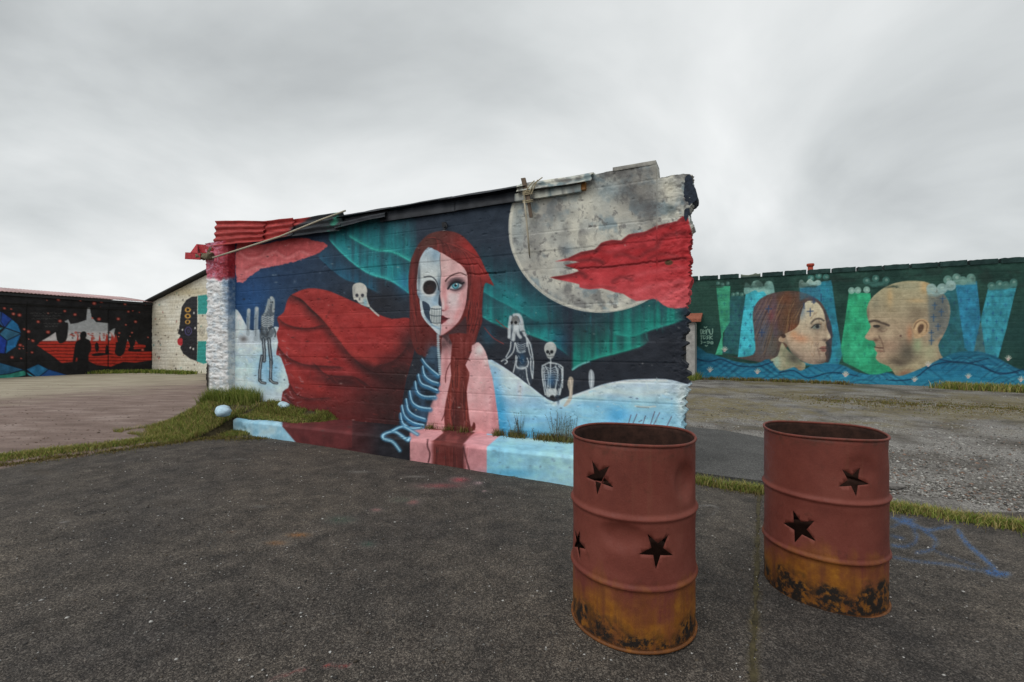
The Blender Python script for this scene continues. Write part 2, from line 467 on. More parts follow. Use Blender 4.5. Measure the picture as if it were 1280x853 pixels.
    cv.fill(rc, vgrad([(270, (178, 34, 40)), (330, (186, 38, 44)), (350, (198, 52, 58)), (385, (212, 84, 90))], .1, .2, 14, 5), .7, 1, 2)
    cv.setclip(rc, .7, 2)
    DK = (96, 24, 28)
    for p, w, a in ((((640, 500), (700, 478), (765, 462)), 5, .8), (((770, 470), (800, 436), (850, 422), (895, 424), (925, 398), (1000, 384), (1060, 356), (1190, 316)), 4, .75),
                    (((770, 458), (830, 470), (900, 462), (1000, 440)), 3, .3), (((860, 490), (900, 480), (960, 500), (1010, 470), (1060, 450)), 5, .5), (((1060, 440), (1090, 400), (1140, 385), (1190, 380)), 5, .5),
                    (((625, 530), (690, 512), (770, 508), (800, 520)), 5, .75), (((700, 548), (850, 540), (1000, 522), (1190, 500)), 2.5, .8), (((1020, 500), (1080, 480), (1150, 490)), 4, .5),
                    (((560, 592), (640, 582), (690, 566), (720, 585)), 6, .7), (((850, 610), (890, 588), (940, 600)), 4, .6), (((690, 640), (760, 632), (860, 640)), 3, .35)):
        cv.stroke(Z2(*p), w, DK, a * .9, 2.2)
    for p, a in ((((900, 600), (1000, 570), (1180, 540)), .35), (((960, 660), (1040, 630), (1180, 610)), .5), (((1080, 710), (1130, 660), (1190, 640)), .5), (((830, 470), (920, 440), (1040, 410)), .25)):
        cv.stroke(Z2(*p), 5, (228, 104, 110), a, 3)
    cv.setclip()
    cv.ell(836, 328.5, 5, 3.2, (70, 60, 30), .9)
    # pink cloud on the left
    lc = Z1((286, 425), (400, 436), (560, 405), (650, 415), (712, 436), (690, 460), (640, 490), (560, 515), (480, 535), (400, 550), (340, 592), (286, 612))
    cv.fill(lc, vgrad([(297, (176, 56, 58)), (315, (204, 84, 86)), (345, (212, 108, 112))], .1, .2, 14, 9), .7, 1, 2, 1.2, 4)
    cv.setclip(lc, .7, 2)
    for p in (((300, 470), (340, 500), (400, 490), (430, 450)), ((420, 490), (470, 470), (520, 500), (580, 470), (620, 480)), ((330, 560), (380, 540), (420, 545))):
        cv.stroke(Z1(*p), 3, (232, 146, 144), .5, 2)
        cv.stroke([(a, b - 3) for a, b in Z1(*p)], 3, (150, 40, 44), .5, 2)
    cv.setclip()
    # snow on the left with the walking skeleton
    snow = Zk((5, 170), (45, 185), (90, 260), (130, 330), (170, 350), (220, 340), (240, 400), (330, 330), (370, 320), (430, 350), (480, 420), (480, 540), (520, 650), (600, 790), (560, 853), (540, 1000), (-40, 1000), (-40, 170))
    cv.fill(snow, vgrad([(395, (186, 206, 216)), (430, (204, 216, 224)), (455, (178, 208, 224)), (490, (200, 214, 220)), (520, (182, 196, 204))], .08, .16, 18, 12), .7, 1, 2)
    cv.setclip(snow, .7, 2)
    cv.blob(336, 462, 16, 24, (112, 178, 216), .8); cv.blob(318, 400, 8, 12, (60, 80, 98), .55); cv.blob(304, 424, 5, 4, (60, 50, 46), .7); cv.blob(330, 420, 14, 8, (90, 110, 125), .45)
    cv.blob(300, 395, 5, 16, (222, 230, 234), .7); cv.blob(355, 470, 4, 30, (190, 214, 226), .6)
    cv.setclip()
    for x, y0, y1, w in ((310.5, 388, 418, 4.6), (320.5, 386, 424, 5.2)):
        cv.stroke([(x, y0), (x - .5, (y0 + y1) / 2), (x - 1, y1)], w, (150, 164, 172), .9, .8)
        cv.ell(x + .2, y0 + 1, 1.7, 2.6, (170, 180, 184)); cv.stroke([(x - .8, y0 + 8), (x - 1, y1 - 4)], 1, (70, 80, 92), .6)
    SK = lambda *p: Zk(*p)
    cv.fill(SK((325, 68), (345, 90), (342, 130), (345, 220), (335, 310), (310, 330), (350, 350), (330, 400), (250, 440), (225, 400), (235, 330), (238, 230), (262, 205), (285, 130), (300, 90)), (88, 98, 106), .8, .95)
    for p, w, c in ((((320, 80), (338, 110), (335, 190)), 3.2, (176, 184, 184)), (((300, 100), (275, 190), (265, 215)), 3, (150, 162, 164)), (((310, 120), (300, 170)), 2, (120, 130, 134))):
        cv.stroke(SK(*p), w, c, .85, .8)
    cv.ell(*SK((322, 105))[0], 2.6, 4, (150, 160, 162)); cv.ell(*SK((315, 118))[0], .9, 1.2, (30, 34, 40)); cv.ell(*SK((330, 118))[0], .9, 1.2, (30, 34, 40))
    for k in range(6):
        y = 232 + k * 15
        cv.stroke(SK((245, y), (270, y + 12), (292, y + 6), (312, y + 12), (338, y - 2)), .9, (190, 200, 202), .85, .4)
    for p, w in ((((255, 420), (265, 520), (262, 600)), 4.4), (((245, 560), (230, 660), (228, 760)), 4), (((300, 420), (312, 520), (320, 620)), 4.6), (((318, 600), (318, 680), (316, 760)), 4)):
        cv.stroke(SK(*p), w, (48, 56, 66), .92, .6); cv.stroke(SK(*p), 1.1, (158, 170, 176), .8, .4)
    for p in (((226, 755), (240, 775), (272, 782)), ((312, 750), (335, 775), (368, 782))):
        cv.stroke(SK(*p), 3.4, (52, 58, 64), .95, .6); cv.stroke(SK(*p), 1.0, (176, 184, 186), .8, .4)
    cv.stroke(SK((240, 330), (250, 380), (280, 390), (300, 340), (325, 320)), 3, (50, 58, 66), .8, .8)
    cv.stroke(SK((340, 330), (355, 370), (350, 400)), 2, (60, 70, 76), .8)
    # red cloak
    cloak = Zo((70, 245), (105, 215), (120, 160), (150, 120), (235, 88), (330, 98), (400, 125), (475, 158), (540, 185), (600, 222), (680, 250), (770, 246), (790, 300), (800, 420), (760, 560), (735, 700), (720, 820), (680, 900), (60, 900), (90, 720), (100, 640), (135, 600), (90, 460), (65, 440), (75, 380), (65, 330), (80, 290))
    cv.fill(cloak, vgrad([(355, (150, 40, 38)), (400, (166, 42, 40)), (440, (160, 40, 40)), (480, (140, 36, 36)), (510, (112, 33, 32)), (560, (92, 30, 30))], .06, .22, 16, 15), .7, 1, 3)
    cv.setclip(cloak, .8, 3)
    S, D = (52, 22, 24), (96, 28, 28)
    cv.blob(500, 470, 34, 26, (44, 27, 28), .95); cv.blob(480, 500, 40, 18, (50, 28, 28), .8); cv.blob(465, 462, 30, 9, S, .75, .55); cv.blob(515, 430, 18, 22, (48, 30, 32), .8)
    cv.blob(430, 478, 30, 7, (50, 22, 24), .75, .1); cv.blob(400, 515, 60, 8, (84, 28, 28), .5); cv.blob(500, 525, 40, 18, (38, 26, 28), .8)
    for p, w, c, a, sd_ in ((((150, 125), (200, 150), (250, 200), (310, 255), (360, 320), (410, 380), (450, 430), (500, 480), (560, 520), (640, 560), (720, 600)), 13, S, .85, 1),
                            (((150, 125), (200, 150), (250, 200), (310, 255), (350, 300)), 4, (30, 14, 16), .6, 1),
                            (((70, 240), (110, 275), (170, 295), (240, 300), (310, 285)), 7, S, .7, 1), (((70, 390), (120, 450), (200, 490), (280, 500), (400, 505)), 8, S, .7, 1),
                            (((140, 600), (170, 650), (240, 675), (340, 670)), 6, S, .6, 1), (((280, 500), (340, 550), (480, 560), (560, 610)), 10, S, .7, 1), (((480, 560), (520, 600), (560, 615)), 6, D, .8, 1),
                            (((600, 500), (680, 480), (740, 430), (770, 380)), 8, S, .7, 1), (((100, 640), (140, 700), (160, 750)), 7, S, .7, -1), (((620, 520), (680, 570), (760, 600)), 7, S, .8, 1),
                            (((330, 240), (345, 210)), 3, D, .5, 1)):
        cv.stroke(Zo(*p), w, c, a, 1.2, 4, None, sd_)
    H = (188, 54, 48)
    for p, w, a in ((((160, 118), (240, 100), (330, 110), (420, 150)), 7, .45), (((320, 240), (380, 320), (450, 400), (520, 450), (590, 480)), 8, .55), (((90, 240), (130, 200), (200, 190)), 9, .35), (((90, 370), (140, 420), (230, 450), (330, 470)), 8, .5),
                    (((400, 180), (520, 240), (650, 280)), 12, .3), (((160, 540), (220, 600), (300, 620)), 12, .45), (((480, 440), (600, 430), (700, 380)), 10, .35)):
        cv.stroke(Zo(*p), w, H, a, 4)
    for x, y in ((180, 300), (335, 460), (380, 465), (350, 480), (150, 350), (230, 370), (290, 145), (300, 610)):
        cv.blob(*Zo((x, y))[0], 2.6, .9, (60, 25, 25), .6)
    cv.setclip()
    # skull peeping over the cloak
    cv.fill(Zb((215, 660), (218, 625), (240, 608), (270, 606), (300, 622), (313, 655), (310, 700), (325, 750), (330, 770), (270, 750), (240, 720), (222, 715)), (196, 194, 184), .6)
    cv.setclip(Zb((215, 660), (218, 625), (240, 608), (270, 606), (300, 622), (313, 655), (310, 700), (325, 750), (330, 770), (270, 750), (240, 720), (222, 715)))
    cv.blob(*Zb((300, 740))[0], 3, 6, (110, 160, 178), .8); cv.blob(*Zb((225, 650))[0], 2, 6, (140, 142, 140), .6)
    for x in (245, 282): cv.ell(*Zb((x, 690))[0], 2, 2.2, (42, 44, 56), .9)
    cv.ell(*Zb((262, 715))[0], 1, 1.6, (70, 74, 80), .8); cv.stroke(Zb((240, 735), (262, 742), (290, 740)), 1.2, (90, 100, 104), .7)
    cv.setclip()
    cv.stroke(Zb((335, 775), (360, 800), (390, 825)), 2.2, (190, 192, 186), .85)
    # hair behind the face
    hair = Zf((60, 480), (55, 400), (60, 320), (75, 240), (110, 160), (150, 105), (200, 66), (270, 48), (340, 50), (400, 70), (450, 112), (500, 172), (540, 240), (572, 312), (602, 372), (622, 412), (575, 392), (558, 420), (550, 500), (546, 580), (548, 650), (530, 700), (510, 760), (490, 853), (475, 1000), (300, 1000), (240, 900), (200, 900), (150, 880), (110, 860), (80, 790), (60, 700), (64, 600))
    cv.fill(hair, vgrad([(288, (106, 42, 38)), (330, (120, 36, 34)), (400, (108, 34, 32)), (440, (92, 34, 32))], .25, .05, 16, 20), .7, 1, 3)
    cv.setclip(hair, .7, 3)
    cv.blob(*Zf((470, 190))[0], 13, 20, (186, 44, 42), .85, -.7); cv.blob(*Zf((545, 320))[0], 8, 16, (170, 42, 40), .7, -.4); cv.blob(*Zf((500, 460))[0], 5, 26, (150, 44, 40), .6)
    cv.blob(*Zf((190, 120))[0], 24, 11, (84, 50, 44), .85, -.6); cv.blob(*Zf((90, 260))[0], 6, 22, (78, 36, 34), .8, .3); cv.blob(*Zf((380, 170))[0], 22, 5, (74, 32, 32), .55, .5); cv.blob(*Zf((85, 420))[0], 3, 40, (136, 50, 46), .5)
    cv.blob(*Zf((450, 480))[0], 3.5, 26, (58, 24, 26), .7); cv.blob(*Zf((110, 330))[0], 3, 30, (62, 26, 26), .7, .1); cv.blob(*Zf((470, 650))[0], 6, 20, (150, 46, 40), .6)
    rnd = random.Random(5)
    for k in range(26):
        t = rnd.random()
        x0 = 240 + 220 * t; y0 = 60 + 60 * t
        cv.stroke(Zf((x0 - 60, y0 + 30), (x0 + 60 * t, y0 + 40 + 60 * t), (x0 + 130 * t + 10, y0 + 150), (x0 + 150 * t + 20, y0 + 260)), .8, (58, 20, 22) if k % 2 else (170, 60, 54), .35, .4)
    for k in range(34):
        x0 = rnd.choice((rnd.uniform(60, 110), rnd.uniform(440, 545), rnd.uniform(450, 540))); y0 = rnd.uniform(330, 640)
        dx = rnd.uniform(-18, 18)
        cv.stroke(Zf((x0, y0), (x0 + dx, y0 + 90), (x0 + dx * .3 + (30 if x0 < 200 else -30), y0 + 200)), .9, (56, 20, 22) if k % 2 else (160, 56, 48), .45, .4)
    cv.setclip()
    cv.fill(Zf((560, 300), (590, 340), (625, 415), (590, 380), (600, 400), (560, 372)), (150, 44, 42), .5, .9)
    # neck and body
    body = Zr((420, -50), (415, 20), (402, 130), (405, 220), (390, 290), (350, 360), (326, 440), (314, 530), (310, 640), (782, 640), (775, 560), (765, 430), (750, 320), (730, 200), (705, 110), (688, 50), (655, 0), (630, -8), (600, 10), (560, -50))
    cv.fill(body, vgrad([(420, (196, 140, 142)), (450, (216, 156, 158)), (500, (222, 160, 162)), (545, (212, 144, 146))], .1, .1, 9, 25), .7, 1, 2)
    cv.setclip(body, .7, 2)
    cv.blob(*Zr((650, 40))[0], 7, 10, (228, 222, 218), .8, .3); cv.blob(*Zr((690, 110))[0], 4, 8, (225, 205, 202), .6); cv.blob(*Zr((430, 0))[0], 14, 8, (84, 56, 58), .85)
    cv.blob(*Zr((745, 400))[0], 4, 30, (190, 112, 118), .6); cv.blob(*Zr((395, 260))[0], 3, 30, (188, 122, 128), .6); cv.blob(*Zr((340, 480))[0], 5, 12, (198, 134, 138), .5); cv.blob(*Zr((640, 250))[0], 10, 26, (228, 172, 172), .5)
    cv.blob(*Zr((440, 130))[0], 3, 20, (170, 96, 98), .5)
    cv.setclip()
    cv.fill(Zf((262, 740), (300, 738), (350, 700), (400, 660), (440, 620), (440, 760), (420, 800), (330, 800), (300, 770)), (66, 42, 46), 1.2, .9)
    # falling hair
    fall = Zr((455, -60), (478, 0), (466, 130), (472, 200), (452, 300), (430, 420), (434, 530), (440, 640), (600, 640), (600, 552), (622, 540), (624, 505), (612, 492), (596, 520), (578, 400), (570, 300), (582, 230), (586, 180), (560, 130), (582, 95), (602, 20), (590, -60))
    cv.fill(fall, vgrad([(420, (116, 38, 34)), (480, (118, 44, 38)), (545, (104, 40, 36))], .4, .03, 20, 27), .7, 1, 2)
    cv.setclip(fall, .7, 2)
    cv.blob(*Zr((510, 480))[0], 5, 20, (60, 24, 22), .65); cv.blob(*Zr((460, 430))[0], 4, 24, (140, 62, 54), .5); cv.blob(*Zr((545, 330))[0], 3, 22, (62, 26, 24), .6); cv.blob(*Zr((500, 200))[0], 4, 20, (140, 58, 48), .5)
    for k in range(22):
        x0 = rnd.uniform(460, 570); y0 = rnd.uniform(-20, 380); dx = rnd.uniform(-25, 20)
        cv.stroke(Zr((x0, y0), (x0 + dx, y0 + 80), (x0 + dx * .3, y0 + 180)), 1.1, (60, 20, 20) if k % 2 else (158, 66, 54), .5, .5)
    cv.setclip()
    for p in (((466, 120), (440, 180), (436, 240)), ((560, 130), (575, 95), (600, 40)), ((585, 60), (560, 90), (590, 105)), ((440, 420), (415, 480))):
        cv.stroke(Zr(*p), 1.2, (92, 32, 32), .8, .5)
    for p in (((640, 640), (700, 690), (760, 720)), ((560, 690), (620, 760), (690, 800))):
        cv.stroke(Zf(*p), 1.2, (140, 48, 46), .8, .5)
    # ribs
    cv.fill(Zr((345, 20), (310, 90), (262, 200), (205, 310), (158, 420), (140, 520), (120, 640), (305, 640), (318, 500), (345, 380), (388, 300), (398, 200), (400, 40)), vary((24, 34, 46), (46, 74, 100), .1, .1, 33), 1.5, .97)
    cv.blob(*Zr((355, 60))[0], 8, 12, (66, 92, 112), .6); cv.blob(*Zr((330, 350))[0], 5, 10, (24, 28, 36), .8)
    for p in (((390, 195), (350, 162), (312, 125), (290, 92)), ((390, 245), (345, 230), (305, 195), (294, 140)), ((385, 290), (335, 268), (285, 245), (266, 190)), ((372, 330), (305, 328), (260, 300), (248, 235)),
              ((342, 405), (275, 395), (228, 362), (212, 295)), ((308, 470), (245, 448), (204, 412), (190, 345)), ((302, 508), (235, 492), (184, 452), (164, 385)), ((262, 562), (205, 522), (168, 492), (156, 435))):
        cv.stroke(Zr(*[(a, b + 9) for a, b in p]), 5.5, (48, 116, 160), .85, 1.4, 4, (1, .7)); cv.stroke(Zr(*p), 1.7, (150, 198, 222), .95, .5, 4, (1, .8))
    cv.blob(*Zr((180, 510))[0], 4, 3, (150, 200, 220), .5)
    for k in range(22):
        t = k / 21
        x, y = np.array(Zf((252, 742))[0]) * (1 - t) + np.array(Zr((402, 190))[0]) * t
        cv.ell(x, y, 1.9, 1.0, (168, 196, 206), .9, 0, .4)
    # face: skull half
    skull = Zf((190, 156), (150, 200), (125, 260), (116, 330), (110, 400), (114, 470), (128, 500), (134, 560), (145, 612), (180, 662), (220, 702), (268, 744), (276, 640), (276, 550), (264, 480), (270, 400), (272, 330), (268, 250), (268, 194), (230, 172))
    skin = Zf((264, 190), (310, 213), (360, 243), (412, 280), (442, 322), (450, 380), (446, 452), (436, 532), (416, 602), (390, 652), (350, 692), (310, 722), (266, 744), (268, 660), (276, 560), (262, 480), (266, 400), (268, 330), (262, 250))
    cv.fill(skin, vgrad([(318, (222, 168, 166)), (350, (226, 172, 172)), (380, (232, 184, 186)), (420, (214, 150, 152))], .1, .1, 7, 41), .6, 1, 2)
    cv.fill(skull, vgrad([(310, (164, 188, 204)), (325, (186, 202, 208)), (345, (198, 206, 204)), (375, (172, 194, 206)), (410, (178, 196, 204))], .15, .15, 14, 43), .6, 1, 2)
    cv.setclip(skull, .6, 2)
    cv.blob(*Zf((240, 210))[0], 6, 9, (118, 156, 184), .6); cv.blob(*Zf((125, 350))[0], 2, 18, (70, 86, 98), .8); cv.blob(*Zf((235, 510))[0], 5, 8, (126, 164, 190), .7); cv.blob(*Zf((258, 400))[0], 2.4, 14, (84, 108, 124), .75)
    cv.blob(*Zf((120, 480))[0], 3, 5, (110, 140, 162), .8)
    cv.fill(Zf((142, 516), (185, 532), (200, 565), (200, 610), (210, 672), (180, 640), (158, 590)), (38, 56, 76), .6, .95)
    cv.stroke(Zf((136, 520), (150, 600), (185, 655), (262, 728)), 3.4, (192, 208, 214), .9, .7); cv.stroke(Zf((170, 625), (215, 675), (262, 700)), 2, (120, 158, 184), .7, .8)
    cv.ell(*Zf((196, 428))[0], 11.0, 11.0, (206, 214, 214), 1, 0, 1.2); cv.fill(Zf((152, 415), (165, 388), (195, 376), (228, 384), (242, 410), (236, 445), (212, 466), (178, 468), (156, 448)), (34, 30, 32), .8); cv.blob(*Zf((250, 450))[0], 3, 7, (96, 124, 146), .7); cv.blob(*Zf((196, 438))[0], 5, 5, (70, 48, 44), .7)
    cv.stroke(Zf((160, 355), (200, 350), (232, 370), (250, 405), (256, 440)), 1.5, (48, 56, 66), .9, .5)
    cv.fill(Zf((262, 470), (276, 545), (256, 542), (254, 510)), (40, 48, 62), .5, .95)
    cv.fill(Zf((200, 560), (276, 556), (276, 668), (212, 664)), (196, 204, 202), .5, .95)
    for k in range(7): cv.stroke(Zf((206 + k * 11, 564), (208 + k * 11, 612), (212 + k * 10, 660)), .75, (70, 84, 92), .8, .35)
    for y in (566, 612, 660): cv.stroke(Zf((200, y - 4), (235, y + 3), (276, y)), 1.0, (58, 70, 80), .85, .4)
    cv.setclip()
    cv.setclip(skin, .6, 2)
    cv.blob(*Zf((430, 540))[0], 4, 16, (184, 104, 106), .6, .2); cv.blob(*Zf((300, 500))[0], 3, 12, (208, 122, 124), .6); cv.blob(*Zf((385, 600))[0], 3, 10, (206, 128, 128), .6, .4); cv.blob(*Zf((330, 650))[0], 6, 4, (236, 196, 196), .5)
    cv.blob(*Zf((350, 500))[0], 7, 10, (240, 204, 204), .6); cv.blob(*Zf((300, 300))[0], 6, 8, (232, 186, 182), .5); cv.blob(*Zf((280, 460))[0], 2, 12, (206, 140, 140), .5); cv.blob(*Zf((360, 700))[0], 10, 4, (160, 92, 94), .6, -.5)
    cv.blob(*Zf((375, 402))[0], 11.5, 8.6, (44, 32, 40), .97, -.1, 2); cv.fill(Zf((328, 424), (346, 404), (374, 394), (400, 398), (410, 410), (394, 426), (366, 434), (342, 432)), (164, 178, 184), .6)
    cv.ell(*Zf((368, 410))[0], 4.6, 4.6, (44, 112, 130)); cv.ell(*Zf((368, 411))[0], 3.3, 3.3, (104, 178, 190), .75); cv.ell(*Zf((369, 410))[0], 1.6, 1.7, (16, 26, 34)); cv.ell(*Zf((376, 402))[0], .8, .8, (240, 245, 245))
    cv.stroke(Zf((318, 432), (345, 399), (378, 388), (410, 398), (424, 392)), 2.4, (24, 20, 28), .95, .6); cv.stroke(Zf((335, 438), (370, 444), (405, 428)), 1, (60, 44, 54), .8, .5)
    cv.stroke(Zf((302, 382), (325, 355), (365, 334), (405, 327), (440, 344)), 1.7, (74, 44, 42), .95, .5, 4, (1.2, .6))
    cv.stroke(Zf((272, 572), (290, 580), (304, 572)), 1.6, (160, 84, 86), .8, .7); cv.ell(*Zf((284, 577))[0], 1.6, .9, (96, 40, 44), .8)
    cv.blob(*Zf((292, 440))[0], 2.2, 12, (190, 118, 120), .55, .05); cv.blob(*Zf((308, 560))[0], 3, 3, (196, 116, 118), .6); cv.blob(*Zf((285, 530))[0], 2, 8, (240, 206, 204), .6); cv.blob(*Zf((410, 480))[0], 3, 12, (206, 132, 134), .5, .3)
    cv.fill(Zf((272, 616), (286, 611), (298, 620), (322, 632), (308, 645), (290, 660), (272, 668)), (104, 28, 36), .5); cv.stroke(Zf((274, 636), (300, 632), (328, 630)), .9, (50, 14, 20), .9, .4); cv.blob(*Zf((296, 652))[0], 2.4, 1.2, (190, 92, 98), .6)
    cv.ell(*Zf((308, 695))[0], 1.2, 1, (150, 84, 84), .8)
    cv.setclip()
    cv.stroke(Zf((270, 200), (266, 260), (272, 330), (264, 400), (266, 480), (276, 545), (274, 620), (266, 742)), .9, (70, 66, 76), .6, .4)
    # far skeletons in the snow
    hill = Za((46, 332), (100, 350), (160, 388), (220, 430), (290, 480), (370, 545), (440, 582), (490, 562), (560, 538), (640, 510), (720, 480), (800, 462), (880, 450), (1000, 446), (1100, 447), (1170, 460), (1230, 478), (1330, 500), (1330, 1150), (118, 1150), (118, 770), (98, 600), (75, 440))
    g = vgrad([(450, (206, 214, 232)), (490, (182, 206, 228)), (505, (146, 196, 226)), (525, (130, 190, 224)), (560, (150, 205, 232)), (620, (130, 190, 220))], .03, .16, 12, 51)
    cv.fill(hill, g, .7, 1, 2)
    cv.setclip(hill, .7, 2)
    cv.blob(625, 520, 10, 60, (44, 154, 206), .9, -.15); cv.blob(660, 545, 36, 10, (62, 164, 214), .8); cv.blob(772, 518, 14, 12, (66, 166, 220), .8); cv.blob(742, 508, 30, 6, (110, 182, 224), .5)
    cv.blob(640, 490, 20, 9, (176, 206, 224), .6, .6); cv.blob(650, 488, 3, 12, (196, 186, 176), .6); cv.blob(712, 545, 22, 8, (178, 208, 226), .6); cv.blob(852, 500, 7, 26, (206, 216, 234), .8); cv.blob(700, 505, 16, 5, (206, 216, 220), .6)
    cv.stroke(Za((640, 540), (780, 520), (900, 540), (1100, 520)), 5, (220, 226, 238), .45, 3); cv.stroke(Za((440, 590), (560, 545), (720, 490), (880, 458), (1100, 452)), 4, (224, 230, 240), .6, 2); cv.stroke(Za((50, 345), (160, 400), (290, 492), (430, 590)), 3, (206, 222, 236), .6, 1.6)
    cv.stroke(Za((920, 606), (980, 612), (1040, 608)), 1.8, (214, 214, 196), .8); cv.stroke(Za((930, 612), (1000, 616)), .8, (90, 96, 90), .8)
    for a, b in (((880, 710), (895, 660)), ((905, 712), (930, 655)), ((965, 715), (980, 665)), ((1010, 715), (1035, 640)), ((1030, 715), (1065, 645)), ((1110, 720), (1135, 670)), ((960, 690), (940, 700))):
        cv.stroke(Za(a, b), 1.0, (96, 66, 78), .9, .4)
    cv.setclip()
    cv.fill(Za((525, 440), (540, 432), (553, 450), (550, 500), (545, 560), (520, 600), (495, 605), (530, 540), (518, 480)), (188, 172, 152), .7, .9); cv.fill(Za((645, 405), (658, 388), (674, 408), (678, 450), (672, 495), (652, 502), (643, 450)), (164, 172, 178), .7, .9)
    cv.stroke(Za((658, 400), (662, 440), (660, 490)), 1.4, (206, 212, 214), .8); cv.stroke(Za((532, 445), (540, 490), (534, 540)), 1.4, (220, 200, 178), .7)
    W_ = (198, 206, 208)
    cv.fill(Zs((150, 90), (180, 55), (225, 55), (258, 95), (265, 170), (290, 230), (330, 290), (355, 380), (355, 480), (345, 600), (320, 660), (200, 560), (190, 530), (210, 420), (180, 400), (110, 460), (85, 460), (130, 390), (155, 330), (140, 240), (150, 160)), (48, 58, 72), .8, .9)
    for p, w in ((((160, 80), (148, 160), (145, 250)), 4), (((190, 62), (230, 65), (252, 110), (262, 180), (280, 230)), 4.2), (((200, 160), (185, 220), (180, 270)), 4.6), (((215, 160), (220, 220), (240, 250)), 4), (((235, 130), (245, 190)), 3)):
        cv.stroke(Zs(*p), w, W_, .88, .9)
    cv.ell(*Zs((200, 110))[0], 5.2, 6.4, (112, 112, 110)); cv.blob(*Zs((200, 160))[0], 5, 5, W_, .9); cv.ell(*Zs((202, 126))[0], 1.9, 2, (14, 16, 20)); cv.ell(*Zs((168, 126))[0], 1.5, 1.9, (20, 22, 26))
    for p in (((280, 235), (325, 310), (345, 400)), ((300, 260), (320, 380), (335, 420)), ((345, 400), (352, 480), (345, 600)), ((330, 430), (330, 520), (345, 600)), ((290, 250), (300, 330)), ((160, 290), (155, 350), (120, 420)), ((195, 300), (180, 380), (120, 440)), ((80, 455), (105, 440), (130, 460), (110, 478)),
              ((205, 410), (195, 490), (180, 550)), ((290, 520), (300, 600), (320, 655)), ((215, 510), (255, 520), (300, 500)), ((300, 430), (310, 470), (300, 500)), ((215, 420), (205, 480), (215, 510)), ((200, 300), (215, 350), (240, 380), (280, 370))):
        cv.stroke(Zs(*p), 1.5, W_, .85, .5)
    for k in range(5): cv.stroke(Zs((212, 300 + k * 17), (240, 318 + k * 17), (285, 306 + k * 17)), 1.1, (150, 162, 170), .8, .4)
    cv.blob(*Zs((255, 440))[0], 4, 7, (34, 84, 124), .85); cv.blob(*Zs((255, 512))[0], 6, 2.2, (206, 216, 220), .8)
    cv.fill(Zs((420, 500), (445, 480), (480, 455), (485, 420), (515, 420), (520, 455), (570, 475), (605, 500), (610, 580), (600, 690), (575, 760), (545, 770), (520, 780), (460, 770), (445, 680), (425, 600)), (44, 52, 64), .8, .92)
    cv.ell(*Zs((498, 348))[0], 7.6, 8.6, (176, 180, 176)); cv.blob(*Zs((510, 330))[0], 4, 4, (208, 210, 204), .8); cv.fill(Zs((465, 370), (535, 370), (530, 410), (510, 432), (482, 432), (466, 408)), (168, 172, 170), .7)
    for x in (475, 510): cv.ell(*Zs((x, 376))[0], 2.0, 2.2, (28, 32, 38))
    cv.ell(*Zs((492, 392))[0], 1, 1.3, (40, 44, 50)); cv.stroke(Zs((470, 412), (495, 418), (525, 412)), 1, (80, 84, 88), .8, .4)
    for p in (((500, 430), (498, 520), (495, 690)), ((430, 495), (480, 470), (500, 470), (560, 480), (600, 505)), ((428, 500), (428, 580), (445, 690), (455, 740)), ((440, 510), (445, 600), (462, 700)), ((603, 510), (600, 600), (575, 740)), ((592, 520), (600, 620), (600, 680)), ((455, 500), (480, 560), (475, 690)), ((540, 500), (560, 560), (540, 690)), ((570, 500), (600, 530))):
        cv.stroke(Zs(*p), 1.7, W_, .85, .5)
    for k in range(6): cv.stroke(Zs((445, 515 + k * 20), (470, 508 + k * 20), (498, 520 + k * 18), (535, 508 + k * 20), (565, 520 + k * 20)), 1.1, (158, 172, 182), .85, .4)
    cv.blob(*Zs((505, 620))[0], 6, 8, (38, 86, 128), .7); cv.fill(Zs((462, 700), (500, 690), (550, 695), (545, 750), (470, 760)), (206, 212, 210), .8, .9); cv.ell(*Zs((515, 765))[0], 3.4, 3, (40, 40, 44)); cv.blob(*Zs((565, 800))[0], 1.6, 4, (60, 80, 96), .7)
    for k in range(3): cv.stroke(Zs((555 + 12 * k, 740), (570 + 10 * k, 690)), 1.3, W_, .7, .5)
    cv.scumble(hill, [(228, 236, 244), (96, 176, 220), (160, 205, 230), (196, 214, 230)], 260, 9, 1.6, .35, -.1, .5, 8)
    cv.scumble(snow, [(228, 234, 238), (130, 186, 214), (150, 166, 176), (206, 220, 228)], 170, 7, 1.4, .35, .2, .8, 9)
    for P_, sd_ in ((Zs((150, 60), (255, 60), (350, 300), (350, 600), (200, 560), (140, 250)), 11), (Zs((425, 480), (600, 490), (600, 700), (520, 780), (445, 720)), 12), (Zk((300, 70), (345, 80), (345, 320), (330, 420), (235, 430), (240, 220)), 13)):
        cv.scumble(P_, [(214, 222, 224), (150, 164, 172), (40, 48, 60), (80, 110, 136)], 90, 4, .9, .6, 1.4, .5, sd_)
    cv.scumble(cloak, [(190, 62, 54), (104, 28, 28), (150, 40, 38)], 240, 12, 1.3, .22, .35, .4, 14)
    cv.scumble(rc, [(226, 98, 100), (130, 28, 34), (196, 52, 56)], 150, 9, 1.3, .3, -.2, .4, 15)
    cv.scumble(lc, [(236, 150, 148), (160, 46, 50), (206, 92, 92)], 110, 7, 1.2, .35, -.2, .5, 16)
    cv.scumble(body, [(232, 180, 178), (196, 122, 126), (222, 158, 158)], 120, 8, 1.4, .25, 1.4, .4, 17)
    # small damage: chips, dark pits and pale scuffs
    rnd = random.Random(11)
    for k in range(230):
        x, y = rnd.uniform(296, 856), rnd.uniform(250, 560)
        cv.blob(x, y, rnd.uniform(.5, 2.2), rnd.uniform(.4, 1.0), (20, 20, 24) if k % 3 else (190, 186, 176), rnd.uniform(.3, .7))

